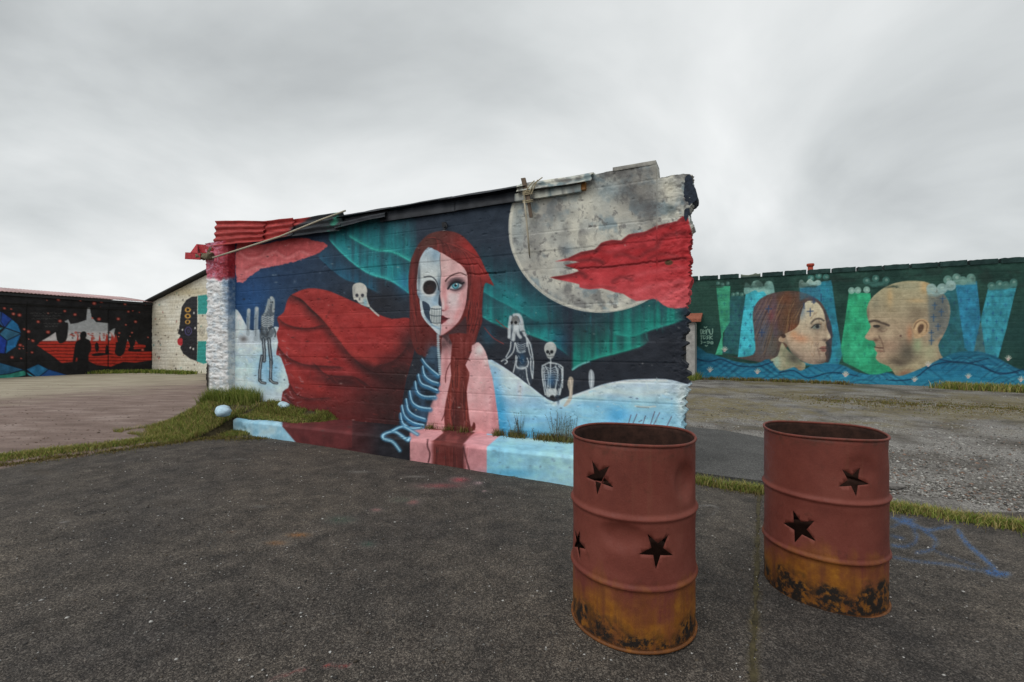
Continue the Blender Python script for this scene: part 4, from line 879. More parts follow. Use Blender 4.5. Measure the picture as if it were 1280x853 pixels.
def paint_pier(cv):
    def f(X, Y):
        n = fbm(X * .25, Y * .25, 121, 4)[:, None]
        w = np.array((224, 226, 224.)) + (np.array((192, 200, 206.)) - np.array((224, 226, 224.))) * sstep(.4, .7, n)
        bl = (sstep(268, 296, X) * sstep(430, 352, Y) * .62 + .22 * sstep(276, 296, X) * sstep(520, 380, Y))[:, None]
        w = w + (np.array((34, 84, 140.)) - w) * np.clip(bl + (n - .5) * bl, 0, 1)
        top = sstep(352, 346, Y + 8 * (fbm(X * .2, Y * 0, 9, 2) - .5))[:, None]
        pk = np.array((196, 92, 112.)) + (np.array((150, 34, 46.)) - np.array((196, 92, 112.))) * np.clip(sstep(262, 288, X)[:, None] + (n - .5) * 1.8, 0, 1)
        pk = pk + (np.array((196, 150, 176.)) - pk) * (sstep(.55, .7, fbm(X * .5, Y * .5, 6, 3))[:, None] * sstep(288, 265, X)[:, None] * .7)
        w = w + (pk - w) * top
        w = w * (1 - .22 * sstep(.62, .78, fbm(X * .5, Y * .8, 133, 4))[:, None])
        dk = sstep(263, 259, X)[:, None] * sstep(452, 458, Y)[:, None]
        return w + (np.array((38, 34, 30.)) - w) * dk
    cv.base(f)
# ------------------------------------------------------------------ places
def gz(x, y=None):
    return np.interp(x, [-40, -18, -3, 0, 2, 6, 16, 40], [.04, .04, .06, 0, -.045, -.09, -.13, -.13])
def ground_at(px, py):
    """ground point seen at a spot of the photograph"""
    k = (px - CX) / F; Y = CH * F / (py - CY)
    for _ in range(12): Y = (CH - float(gz(k * Y))) * F / (py - CY)
    return np.array([k * Y, Y, float(gz(k * Y))])
class Frame:
    """an upright plane: u runs along it, d comes out of it towards the viewer"""
    def __init__(s, o, du, dn): s.o, s.du, s.dn = np.array(o, float), np.array(du, float), np.array(dn, float)
    def p(s, u, z, d=0.0):
        u, z, d = np.broadcast_arrays(np.asarray(u, float), np.asarray(z, float), np.asarray(d, float))
        xy = s.o + u[..., None] * s.du + d[..., None] * s.dn
        return np.concatenate([xy, z[..., None]], -1)
    def u(s, px, d=0.0):
        k = (px - CX) / F; o = s.o + d * s.dn
        return (k * o[1] - o[0]) / (s.du[0] - k * s.du[1])
    def uz(s, px, py, d=0.0):
        u = s.u(px, d); Y = (s.o + u * s.du + d * s.dn)[1]
        return u, CH + (CY - py) / F * Y
    def V(s, u, z, d=0.0): return Vector(s.p(u, z, d).tolist())
A_, B_ = 2.1 / 2.3259, 1 / 2.3259
MW = Frame((1.664, 4.343), (-A_, B_), (-B_, -A_))          # the painted ruin wall, u from its broken right end
RW = Frame((7.3, 18.5), (A_, -B_), (-B_, -A_))             # long wall beyond
LW = Frame((-16.69, 21.1), (-B_, -A_), (A_, -B_))          # black shed front
GW = Frame((-16.69, 21.1), (A_, -B_), (-B_, -A_))          # cream gable

# ------------------------------------------------------------------ ground
def axis(lo, hi, step, far_lo, far_hi, g=1.12):
    a = list(np.arange(lo, hi, step)); s = step; x = a[-1]
    while x < far_hi: s *= g; x += s; a.append(x)
    s = step; x = lo; b = []
    while x > far_lo: s *= g; x -= s; b.append(x)
    return np.array(b[::-1] + a)
gx = axis(-4.2, 5.2, .026, -700, 700, 1.09); gy = axis(1.3, 6.6, .026, -60, 1200, 1.07)
GX, GY = np.meshgrid(gx, gy); GXf, GYf = GX.ravel(), GY.ravel()
near = np.exp(-((GXf / 14) ** 2 + ((GYf - 6) / 14) ** 2))
GZf = gz(GXf) + near * (.010 * (fbm(GXf * 1.3, GYf * 1.3, 201, 3) - .5) + .006 * (fbm(GXf * 9, GYf * 9, 205, 3) - .5))
# open joint across the asphalt between the two drums
ja, jb = ground_at(948, 622)[:2], ground_at(942, 850)[:2]
jd = (jb - ja) / np.linalg.norm(jb - ja); jn = np.array([-jd[1], jd[0]])
jr = np.stack([GXf, GYf], 1) - ja
jt, js = jr @ jd, jr @ jn + .012 * (noise(GXf * 0, GYf * 6, 3) - .5)
joint = np.exp(-(js / .016) ** 2) * (jt > -.25) * (jt < 4)
GZf = GZf - .010 * joint
GP = np.stack([GXf, GYf, GZf], 1)
gcv = Canvas(GP); front = GYf > .6
gc_px = np.where(front, gcv.x, np.where(GXf < 0, -2000, 3000)); gc_py = np.where(front, gcv.y, 1600)
nz = fbm(GXf * .8, GYf * .8, 211, 4); nz2 = fbm(GXf * 3, GYf * 3, 217, 4)
edge = np.interp(gc_px, [-600, 0, 60, 130, 200, 255, 262, 275], [700, 584, 575, 566, 555, 544, 500, 430])
dirt = ((gc_py < edge + 10 * (nz2 - .5)) & (gc_px < 275)).astype(float)
beige = dirt * sstep(10, -10, gc_py - np.interp(gc_px, [-400, 0, 120, 200, 270], [520, 500, 488, 482, 478]) + 24 * (nz2 - .5))
right = sstep(846, 862, gc_px) * (gc_py < 640)
redge = np.interp(gc_px, [860, 960, 1115, 1280, 1600], [600, 612, 636, 668, 730])
gravel = right * sstep(4, -4, gc_py - redge)
moss = right * sstep(540, 520, gc_py) * sstep(.40, .56, nz + .25 * (nz2 - .5)) + sstep(.35, .6, nz2) * np.exp(-((gc_py - 515) / 22) ** 2) * right * .8
moss = np.clip(moss + joint * sstep(.45, .6, nz2) * .9, 0, 1)
zone = np.stack([dirt, beige, gravel, ], 1)
# spilled paint, spray and chalk lying on the asphalt
gcv.base((128, 128, 128)); stain = np.zeros(len(GP))
ga = Canvas(GP); ga.c[:] = 0
def spill(kind, *a, col=(255, 255, 255), al=1., **k):
    getattr(gcv, kind)(*a, col, 1., **k) if kind != 'blob' else gcv.blob(*a, col, 1.)
    getattr(ga, kind)(*a, (1, 1, 1), al, **k) if kind != 'blob' else ga.blob(*a, (1, 1, 1), al)
Zq = crop(860, 580, 3.048); Zp = crop(0, 560, 2.0)
BLU = (42, 102, 166)
for p, w, al in ((((780, 205), (850, 235), (870, 290), (830, 315), (780, 310)), 6, .55), (((820, 205), (900, 250), (960, 245), (1000, 240)), 6, .55), (((900, 255), (945, 290), (930, 325), (870, 338)), 6, .6), (((1030, 255), (1060, 300), (1110, 345), (1160, 390), (1180, 420)), 7, .8),
                 (((780, 355), (880, 372), (1000, 385), (1100, 405)), 5, .5), (((950, 335), (1000, 355), (1100, 385)), 5, .3), (((1130, 405), (1170, 420), (1215, 420)), 9, .85), (((780, 240), (810, 225), (860, 212)), 5, .5), (((780, 275), (820, 285)), 6, .4)):
    spill('stroke', Zq(*p), w * .75, col=BLU, al=min(1, al * 1.15), soft=2.0)
for p, w, al in ((((675, 583), (710, 568), (765, 552)), 3, .9), (((800, 550), (830, 542), (870, 548), (865, 560)), 3, .95)):
    spill('stroke', Zp(*p), w, col=(150, 50, 44), al=al, soft=1.2)
for x, y, rx, ry, c, al in ((1030, 135, 12, 6, (196, 110, 112), .9), (940, 155, 11, 4, (176, 120, 118), .8), (1100, 95, 46, 6, (180, 90, 96), .6), (1150, 80, 18, 6, (200, 90, 100), .95), (1195, 88, 9, 3.6, (226, 190, 190), .95), (1210, 108, 5, 2, (220, 180, 180), .8), (850, 180, 26, 8, (40, 84, 66), .6), (920, 240, 12, 6, (36, 90, 70), .6), (1000, 130, 20, 6, (50, 90, 70), .25),
                            (745, 218, 24, 6, (150, 92, 34), .85), (690, 238, 22, 6, (136, 88, 42), .8), (580, 210, 12, 4, (120, 80, 50), .3), (1040, 72, 22, 2, (190, 184, 176), .5), (900, 60, 22, 2, (170, 168, 162), .45), (650, 147, 14, 2, (170, 168, 162), .5), (600, 28, 10, 1.6, (200, 198, 190), .6), (1110, 480, 16, 5, (176, 168, 150), .35), (160, 185, 6, 2, (190, 190, 190), .6), (230, 515, 10, 3, (150, 150, 150), .4), (100, 60, 40, 10, (80, 66, 48), .4), (420, 140, 60, 14, (88, 80, 70), .35)):
    spill('blob', *Zp((x, y))[0], rx / 1.4, ry / 1.6, col=c, al=al)
for p in (((45, 160), (90, 158), (120, 170)), ((95, 190), (110, 178))): spill('stroke', Zq(*p), 1.6, col=(170, 168, 166), al=.6, soft=.8)
stain = ga.c[:, 0] * front
zcol = np.concatenate([zone, moss[:, None]], 1)
scol = np.concatenate([lin(gcv.c), stain[:, None]], 1)

def mat_ground():
    t = NT('ground'); p = t.pos()
    za = t.attr('zone'); zs = t.new('ShaderNodeSeparateColor'); t.l.new(za.outputs['Color'], zs.inputs[0])
    dirt, beige, grav, moss = zs.outputs[0], zs.outputs[1], zs.outputs[2], za.outputs['Alpha']
    sa = t.attr('stain')
    big = t.noise(p, .7, 5, .6); mid = t.noise(p, 6, 5, .65); fine = t.noise(p, 60, 4, .7)
    v1 = t.voro(p, 210); v2 = t.voro(p, 110); v3 = t.voro(p, 100)
    chip = t.new('ShaderNodeSeparateColor'); t.l.new(v1.outputs['Color'], chip.inputs[0])
    chip2 = t.new('ShaderNodeSeparateColor'); t.l.new(v2.outputs['Color'], chip2.inputs[0])
    chip3 = t.new('ShaderNodeSeparateColor'); t.l.new(v3.outputs['Color'], chip3.inputs[0])
    # asphalt: worn binder with stone chips
    asp = t.ramp(chip.outputs[0], (.0, (.018, .017, .0165)), (.45, (.047, .0425, .039)), (.80, (.080, .073, .066)), (1.0, (.17, .157, .143)))
    asp = t.mix(t.ramp(chip2.outputs[0], (.90, 0.), (.93, .6)), asp, (.125, .116, .107))
    asp = t.mix(t.ramp(chip3.outputs[1], (.975, 0.), (.982, .65)), asp, (.19, .18, .165))
    asp = t.mix(1., asp, t.ramp(big, (.32, (.70, .70, .72)), (.66, (1.38, 1.30, 1.18))), 'MULTIPLY')
    asp = t.mix(1., asp, t.ramp(mid, (.30, (.62, .62, .63)), (.70, (1.38, 1.33, 1.27))), 'MULTIPLY')
    # packed reddish earth
    wv = t.noise(t.mapped(p, (.5, 1.6, 1)), 2.2, 6, .62)
    er = t.ramp(wv, (.28, (.135, .092, .076)), (.52, (.215, .155, .132)), (.72, (.33, .26, .23)))
    er = t.mix(1., er, t.ramp(fine, (.3, .8), (.7, 1.2)), 'MULTIPLY')
    be = t.ramp(t.noise(t.mapped(p, (.4, 1.8, 1)), 1.6, 6, .65), (.3, (.25, .215, .155)), (.7, (.46, .41, .315)))
    # loose grey gravel with pale stones
    gr = t.ramp(chip2.outputs[1], (.0, (.085, .08, .075)), (.5, (.185, .175, .16)), (1., (.42, .40, .37)))
    gr = t.mix(t.ramp(t.noise(p, .9, 6, .65), (.40, .15), (.56, 1.)), asp, gr)
    mo = t.ramp(t.noise(p, 22, 5, .7), (.3, (.085, .07, .028)), (.55, (.19, .155, .07)), (.75, (.29, .245, .13)))
    c = t.mix(dirt, asp, er); c = t.mix(beige, c, be); c = t.mix(grav, c, gr)
    mk = t.math('MULTIPLY', moss, t.ramp(t.noise(p, 9, 5, .7), (.35, 0.), (.6, 1.)))
    c = t.mix(mk, c, mo)
    # thin spilled paint sits on the chips only
    sm = t.math('MULTIPLY', sa.outputs['Alpha'], t.ramp(t.math('ADD', t.math('MULTIPLY', mid, .5), t.math('MULTIPLY', chip.outputs[1], .5)), (.35, .05), (.62, .9)))
    c = t.mix(sm, c, sa.outputs['Color'])
    hh = t.math('ADD', t.math('MULTIPLY', t.math('SUBTRACT', 1., v1.outputs['Distance']), .7), t.math('ADD', t.math('MULTIPLY', chip2.outputs[2], .6), t.math('MULTIPLY', mid, 2.2)))
    t.bump(hh, .75, .006)
    return t.out(c, t.ramp(mid, (.3, .95), (.8, .72)))
M_GROUND = mat_ground()
go = mesh_np('ground', GP, grid_quads(len(gy), len(gx)), M_GROUND, None, {'zone': zcol, 'stain': scol}); tag(go, kind='structure')

# dark earth showing in the open joint
jl = np.linspace(-.22, 3.2, 130); jw = .004 + .010 * noise(jl * 14, jl * 0, 251); jo = .022 * (fbm(jl * 3, jl * 0, 253, 3) - .5)
jx = ja[None] + jl[:, None] * jd[None]
JL, JR = jx + (jo - jw)[:, None] * jn[None], jx + (jo + jw)[:, None] * jn[None]
JP = np.concatenate([np.stack([q_[:, 0], q_[:, 1], gz(q_[:, 0]) + .003], 1) for q_ in (JL, JR)])
tag(mesh_np('asphalt_joint', JP, grid_quads(2, 130, 0, True), M_SOIL), kind='structure')
# grassy bank piled against the wall foot
bu = np.linspace(3.95, 7.75, 90); bd = np.linspace(-.35, 1.75, 56)
BU, BD = np.meshgrid(bu, bd)
uK = MW.u(288, .6)                                  # where the plinth breaks off
BZ = .40 * sstep(1.0 + .35 * sstep(7.5, 6.4, BU), -.1, BD) * sstep(7.62, 7.05, BU) * sstep(3.95, 5.0, BU)
BZ = np.where(BU < uK, np.minimum(BZ, .225 + (.07 + .10 * sstep(uK - 1.0, uK, BU)) * sstep(.5, .0, BD)), BZ)
BZ = np.where((BU < uK) & (BD > .52), -.08, BZ) + .035 * (fbm(BU * 4, BD * 4, 301, 3) - .5)
bp = MW.p(BU, 0, BD); bp[..., 2] = gz(bp[..., 0]) - .02 + BZ
BANK = bp
tag(mesh_np('grass_bank', bp.reshape(-1, 3), grid_quads(56, 90), M_SOIL), kind='structure')
def bank_z(u, d):
    i = np.clip((u - bu[0]) / (bu[1] - bu[0]), 0, 88.999); j = np.clip((d - bd[0]) / (bd[1] - bd[0]), 0, 54.999)
    return BANK[j.round().astype(int), i.round().astype(int), 2]

# old floor slab beside the wall end, with a broken edge
bm = bmesh.new()
out = [(1.5, -.27)] + [(1.4 - .18 * k, -.27 + random.Random(k).uniform(-.025, .035)) for k in range(1, 13)] + [(-1.15, -.36), (-1.22, -.55), (-1.15, -.9), (-1.3, -1.4), (-1.1, -2.0), (-.8, -2.6), (-.3, -2.95), (1.5, -3.0)]
top = []; bot = []
for u, d in out:
    q = MW.V(u, 0, d); z = float(gz(q.x))
    top.append(bm.verts.new((q.x, q.y, z + .055))); bot.append(bm.verts.new((q.x + .01, q.y + .02, z - .05)))
bm.faces.new(top)
for i in range(len(top)):
    j = (i + 1) % len(top); bm.faces.new([top[i], top[j], bot[j], bot[i]])
def mat_slab():
    t = NT('old_asphalt_slab'); p = t.pos()
    v = t.voro(p, 130); s_ = t.new('ShaderNodeSeparateColor'); t.l.new(v.outputs['Color'], s_.inputs[0])
    c = t.ramp(s_.outputs[0], (0., (.045, .045, .044)), (.6, (.085, .083, .08)), (1., (.15, .148, .14)))
    c = t.mix(1., c, t.ramp(t.noise(p, 2.2, 5, .6), (.3, .75), (.7, 1.2)), 'MULTIPLY')
    t.bump(t.math('ADD', v.outputs['Distance'], t.noise(p, 8, 4, .6)), .6, .006)
    return t.out(c, .9)
slab = bm_obj('floor_slab', bm, mat_slab()); tag(slab, kind='structure')

# ------------------------------------------------------------------ the painted ruin wall
wall = empty('mural_wall', MW.V(3.4, 0).to_tuple(), 'ruined concrete wall painted with a half skull red-haired woman, moon and skeletons', 'wall')
U1 = MW.u(292)
us = [0.0]
while us[-1] < U1: us.append(us[-1] + .0056 + .0040 * us[-1] / U1)
us = np.array(us); us *= U1 / us[-1]
NR = 405
topz = np.interp(us, [0, MW.u(852), MW.u(824), MW.u(822), MW.u(820), MW.u(768), MW.u(766), MW.u(738), U1], [2.915, 2.925, 2.92, 2.925, 3.085, 3.09, 3.07, 3.06, 3.06])
topz = topz + .022 * (fbm(us * 9, us * 0, 311, 4) - .5) * (us < MW.u(735))
V01 = np.linspace(0, 1, NR)
UU = np.repeat(us[None], NR, 0); ZZ = -.10 + V01[:, None] * (topz[None] + .10)
# ragged right end: lumps with a board rhythm
jag = .05 * (noise(ZZ * 7, ZZ * 0, 313) - .5) + .045 * (noise(ZZ * 23, ZZ * 0, 317) - .5) + .03 * (noise(ZZ * 60, ZZ * 0, 319) - .5) + .014 * np.clip(np.sin(ZZ * 2 * math.pi / .1 + 1.5 * noise(ZZ * 5, ZZ * 0, 3)), -.4, 1)
jag += .05 * sstep(1.6, 1.9, ZZ) - .02
U3 = UU - jag * sstep(.16, 0, UU)
bi = np.floor((ZZ - 1.115) / .2)
fr = ((ZZ - 1.115) / .2) - bi
boff = .004 * (hsh(bi.astype(np.int64) + 50, (bi * 0).astype(np.int64), 5) - .5) * 2
gd = np.minimum(fr, 1 - fr) * .2
strength = .10 + .75 * sstep(.38, .68, noise(U3 * .9, np.round((ZZ - 1.115) / .2) * 7.3, 321))
wig = .004 * (noise(U3 * 6, ZZ * 0 + np.round((ZZ - 1.115) / .2), 323) - .5)
D = boff - .0075 * strength * np.exp(-((gd + wig) / .0055) ** 2) + .012 * (fbm(U3 * 1.1, ZZ * 1.1, 325, 3) - .5) + .005 * (fbm(U3 * 9, ZZ * 14, 327, 4) - .5)
pit = sstep(.74, .84, fbm(U3 * 16, ZZ * 28, 331, 3)); D -= .007 * pit
rough = np.clip(sstep(.30, 0, U3) + .55 * sstep(2.62, 2.9, ZZ) * (U3 < MW.u(735)) + .4 * sstep(1.6, 0, U3) * sstep(1.5, 1.8, ZZ) * sstep(2.75, 2.5, ZZ), 0, 1)
D += rough * (.030 * (fbm(U3 * 14, ZZ * 18, 333, 4, .6) - .5) - .02 * sstep(.06, 0, U3))
# fissure through the red cloud and by the hair
for pts in (Z2((620, 550), (700, 548), (850, 540), (1000, 522), (1100, 512), (1190, 500)), Zf((380, 262), (440, 275), (520, 268), (560, 330), (640, 335)), Zf((450, 330), (520, 340), (600, 330), (700, 326))):
    uz = [MW.uz(x, y) for x, y in pts]
    o = np.argsort([a for a, _ in uz]); zz = np.interp(U3, np.array([a for a, _ in uz])[o], np.array([b for _, b in uz])[o]) + .012 * (noise(U3 * 30, ZZ * 0, 335) - .5)
    m = (U3 > min(a for a, _ in uz)) & (U3 < max(a for a, _ in uz))
    D -= .014 * np.exp(-((ZZ - zz) / .008) ** 2) * m
WP = MW.p(U3, ZZ, D).reshape(-1, 3)
# colours belong to the flat wall, so relief does not smear them
cv = Canvas(MW.p(U3, ZZ, 0).reshape(-1, 3)); paint_main(cv)
# dirt settled in the open fissures
nc = len(us)
Q = [grid_quads(NR, nc)]
V = [WP]; C = [cv.lin()]
# rough broken thickness on the right end and on the top, then the plain back
def skirt(edge_idx, steps, depth, amp, seed):
    global V, C
    base = sum(len(v) for v in V); E = WP[edge_idx]; Ec = C[0][edge_idx]
    vs_, cs_ = [E], [Ec]
    n = len(edge_idx)
    for k in range(1, steps + 1):
        q = E.copy(); q[:, :2] -= MW.dn * (depth * k / steps)
        r = amp * (fbm(np.arange(n) * .11, np.full(n, k * 1.7), seed, 3) - .5) * 2 * (k < steps)
        q[:, :2] -= MW.du * (r if seed % 2 else 0)[:, None] if seed % 2 else 0
        if seed % 2 == 0: q[:, 2] += r
        vs_.append(q); cs_.append(Ec * (1 - .0 * k))
    V.append(np.concatenate(vs_)); C.append(np.concatenate(cs_)); Q.append(grid_quads(steps + 1, n, base, seed % 2 == 1))
skirt(np.arange(NR) * nc, 8, .24, .028, 401)
skirt(np.arange(nc) + (NR - 1) * nc, 5, .24, .015, 402)
mesh_np('painted_face', np.concatenate(V), np.concatenate(Q), M_WALL, wall, np.concatenate(C))
bm = bmesh.new()
ub = np.linspace(.02, U1 + .5, 40); tb = np.interp(ub, us, topz)
ra = [bm.verts.new(MW.V(a, -.1, -.238)) for a in ub]; rb = [bm.verts.new(MW.V(a, b - .004, -.238)) for a, b in zip(ub, tb)]
rc_ = [bm.verts.new(MW.V(a, -.1, -.03)) for a in ub]
for i in range(39): bm.faces.new([ra[i], rb[i], rb[i + 1], ra[i + 1]])
bm_obj('back_face', bm, M_BACK, wall)

# broken stub of the cross wall at the left end
uP0, uP1 = MW.u(294), MW.u(257.5, .1)
tt = np.linspace(0, 1, 96); zz = np.linspace(-.05, 2.92, 300)
wd = uP1 - uP0
prof_u = np.interp(tt, [0, .12, .78, .88, 1], [0, .02, wd - .05, wd, wd]) + uP0; prof_d = np.interp(tt, [0, .10, .2, .78, .88, 1], [-.01, .10, .13, .12, .04, -.42])
PU, PZ = np.repeat(prof_u[None], 300, 0), np.repeat(zz[:, None], 96, 1); PD = np.repeat(prof_d[None], 300, 0)
am = sstep(0, .14, np.repeat(tt[None], 300, 0))
lump = .6 * (fbm(PU * 5 + PD * 5, PZ * 9, 341, 4, .55) - .5) + .55 * (fbm(PU * 7, PZ * 26, 342, 3) - .5)
PD = PD + am * (.065 * lump + .009 * (fbm(PU * 40, PZ * 70, 343, 3) - .5)); 
side = sstep(.55, .9, np.repeat(tt[None], 300, 0))
PU = PU + side * (.11 * (fbm(PZ * 5, PD * 4, 347, 4) - .5) + .05 * sstep(2.35, 2.75, PZ) - .10 * sstep(.75, .55, PZ) * sstep(.2, .5, PZ) * 0)
PP = MW.p(PU, PZ, PD).reshape(-1, 3)
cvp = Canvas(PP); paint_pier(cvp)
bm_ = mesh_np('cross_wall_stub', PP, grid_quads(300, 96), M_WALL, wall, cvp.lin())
def lumpy(name, mat, center, size, parent=None, seed=0, amp=.35, sub=3, rot=0, freq=2.2):
    bm = bmesh.new(); bmesh.ops.create_icosphere(bm, subdivisions=sub, radius=1)
    rn = random.Random(seed); off = [rn.uniform(0, 50) for _ in range(3)]
    for v in bm.verts:
        c = v.co
        n = float(fbm(np.array([c.x * freq + off[0] + c.z * 1.3]), np.array([c.y * freq + off[1] + c.z * freq * .9]), seed, 3)[0])
        k = max(abs(c.x), abs(c.y), abs(c.z)); c *= (1 + .15 * (1 / k - 1)) * (1 + amp * (n - .5) * 2)
        v.co = Vector((c.x * size[0], c.y * size[1], c.z * size[2]))
    bmesh.ops.rotate(bm, verts=bm.verts, cent=(0, 0, 0), matrix=Matrix.Rotation(rot, 3, 'Z'))
    bmesh.ops.translate(bm, verts=bm.verts, vec=center)
    return bm_obj(name, bm, mat, parent, True)
WA = math.atan2(B_, -A_)
# dark lump of concrete clinging to the top right corner
def mwp_(px, py, d): u, z = MW.uz(px, py, 0); return MW.V(u, z, d)
bm = bmesh.new(); rn_ = random.Random(2)
op = [(850, 219), (857, 216.5), (864, 217.5), (865.5, 226), (868, 233), (871, 241), (872, 247), (868.5, 252), (864, 255), (861, 259), (861.5, 266), (859, 274), (856, 279), (851, 270), (850, 245)]
op = [tuple(p) for p in catmull(op, 3, True)]; lay = []
for d_ in (-.015, -.03, -.08, -.14, -.2, -.235, -.245):
    f_ = .93 if d_ in (-.015, -.245) else 1; lay.append([bm.verts.new(mwp_(858 + (x - 858) * f_ + rn_.uniform(-.5, .5), 245 + (y - 245) * f_ + rn_.uniform(-.5, .5), d_)) for x, y in op])
for a_, b_ in zip(lay, lay[1:]):
    for i in range(len(op)): bm.faces.new([a_[i], a_[(i + 1) % len(op)], b_[(i + 1) % len(op)], b_[i]])
bm.faces.new(lay[0]); bm.faces.new(lay[-1][::-1]); bm_obj('broken_corner', bm, M_NAVY, wall)
lumpy('wall_rubble', M_RUBBLE, MW.V(uP1 - .12, 2.80, -.05), (.22, .16, .13), wall, 5, .5, 3, WA)

# tin sheets bent over the wall top
def tin(name, px0, px1, prof, nridge, amp, colf, n=60, sag=.012, seed=1, tilt=(0, 0)):
    """prof: (d, z) from the lower front edge to the upper back edge; ridges run along the wall"""
    ua, ub_ = MW.u(px1), MW.u(px0)
    prof = np.array(prof, float); m = nridge * 12 + 1
    s = np.linspace(0, 1, m); seg = np.concatenate([[0], np.cumsum(np.hypot(*np.diff(prof, axis=0).T))]); seg /= seg[-1]
    d0, z0 = np.interp(s, seg, prof[:, 0]), np.interp(s, seg, prof[:, 1])
    td, tz = np.gradient(d0), np.gradient(z0); L = np.hypot(td, tz); nd, nz_ = tz / L, -td / L
    w = amp * np.cos(s * nridge * 2 * math.pi)
    uu = np.linspace(ua, ub_, n)
    ww = np.repeat(w[None], n, 0) * (1 + .35 * (noise(uu[:, None] * 2.3, s[None] * 4, seed) - .5))
    sg = sag * (fbm(uu * 1.7, uu * 0, seed + 3, 3) - .5) * 2
    DD = d0[None] + nd[None] * ww + .6 * sg[:, None] ; Zz = z0[None] + nz_[None] * ww + sg[:, None]
    Uu = np.repeat(uu[:, None], m, 1) + .012 * (noise(s[None] * 9 + seed, uu[:, None] * 0, seed) - .5)
    ramp_ = np.linspace(1, 0, n)[:, None]; Zz = Zz + ramp_ * (tilt[0] * (1 - s[None]) + tilt[1] * s[None])
    P = MW.p(Uu, Zz, DD).reshape(-1, 3)
    c = Canvas(P); colf(c)
    o = mesh_np(name, P, grid_quads(n, m), M_TIN, wall, c.lin())
    md = o.modifiers.new('thickness', 'SOLIDIFY'); md.thickness = .003; md.offset = 0
    return o
def tincol(c):
    def f(X, Y):
        red = np.array((166, 48, 46.)) + np.array((40, 30, 30.)) * (fbm(X * .1, Y * .5, 351, 4)[:, None] - .5) * 2
        blk = np.array((44, 48, 54.)) + 26 * (fbm(X * .12, Y * .4, 353, 4)[:, None] - .5)
        gr_ = np.array((34, 120, 98.))
        edge_x = 368 + 14 * (fbm(X * 0, Y * .2, 7, 2) - .5) - (Y - 285) * 1.2
        k = sstep(edge_x - 4, edge_x + 4, X)[:, None]
        o = red + (blk - red) * k
        g = (np.exp(-((X - 417 + (Y - 283) * .15) / 7) ** 2) * sstep(.3, .6, fbm(X * .2, Y * .3, 8, 3)))[:, None]
        return o + (gr_ - o) * g
    c.base(f)
def mooncol(c):
    c.base(vary((196, 196, 180), (146, 150, 146), .07, .12, 361))
    i = np.nonzero(c.x > 0)[0]; c.mix(i, (88, 110, 116), sstep(.55, .7, fbm(c.x[i] * .09, c.y[i] * .2, 365, 4)) * .8); c.mix(i, (90, 88, 86), sstep(.58, .72, fbm(c.x[i] * .12 + 5, c.y[i] * .2, 369, 4)) * .7)
    i = np.nonzero(c.x < 655)[0]; c.mix(i, (46, 52, 58), sstep(646, 638, c.x[i]))
tin('corrugated_sheet', 277, 338, [(.13, 2.85), (.115, 2.95), (.09, 3.265)], 4, .017, tincol, 50, .008, 3, (-.03, -.135))
tin('corrugated_sheet', 330, 372, [(.10, 2.825), (.085, 2.95), (.06, 3.145)], 3, .017, tincol, 40, .010, 9, (.015, -.035))
tin('corrugated_sheet', 356, 432, [(.09, 2.845), (.07, 2.95), (.02, 3.11)], 3, .017, tincol, 60, .012, 14, (-.035, -.03))
tin('corrugated_sheet', 424, 487, [(.12, 2.85), (.07, 2.94), (-.04, 3.06)], 3, .014, tincol, 50, .012, 21, (.05, .01))
tin('roof_sheet', 425, 565, [(.10, 3.005), (.06, 3.035), (-.12, 3.095)], 2, .010, tincol, 60, .012, 25)
tin('roof_sheet', 555, 662, [(.11, 3.00), (.06, 3.035), (-.12, 3.105)], 2, .010, tincol, 60, .012, 29)
tin('roof_sheet', 650, 742, [(.10, 2.965), (.085, 3.03), (.02, 3.075), (-.10, 3.10)], 3, .008, mooncol, 60, .010, 33)
def plank(name, px0, px1, z0, z1, d0, d1, colf, mat=None, dz=0.0):
    ua, ub_ = MW.u(px1), MW.u(px0); n = 40
    uu = np.linspace(ua, ub_, n); P = []
    for k, (d, z) in enumerate(((d1, z0), (d1, z1), (d0, z1), (d0, z0), (d1, z0))):
        P.append(MW.p(uu, z + .006 * (fbm(uu * 2.5, uu * 0 + k % 4, 377, 3) - .5) + dz * np.linspace(0, 1, n), d))
    P = np.stack(P); V_ = P.reshape(-1, 3); Qs = [grid_quads(5, n)]
    V_ = np.concatenate([V_, P[:4, 0], P[:4, -1]]); b = 5 * n
    Qs += [np.array([[b, b + 1, b + 2, b + 3]]), np.array([[b + 7, b + 6, b + 5, b + 4]])]
    c = Canvas(V_); colf(c)
    return mesh_np(name, V_, np.concatenate(Qs), mat or M_TIN, wall, c.lin(), False)
def blackcol(c): c.base(vary((34, 37, 43), (54, 57, 63), .1, .3, 373))
plank('fascia_board', 478, 572, 2.88, 3.000, .012, .045, blackcol)
plank('fascia_board', 570, 648, 2.885, 2.998, .012, .045, blackcol)
plank('fascia_board', 646, 728, 2.885, 2.965, .012, .060, mooncol)
plank('roof_beam', 724, 733, 2.905, 2.985, -.05, .048, lambda c: c.base((150, 98, 44)))
plank('top_block', 766, 820, 3.06, 3.098, -.24, .005, lambda c: c.base(vary((150, 148, 138), (104, 102, 98), .1, .2, 383)), M_WALL)
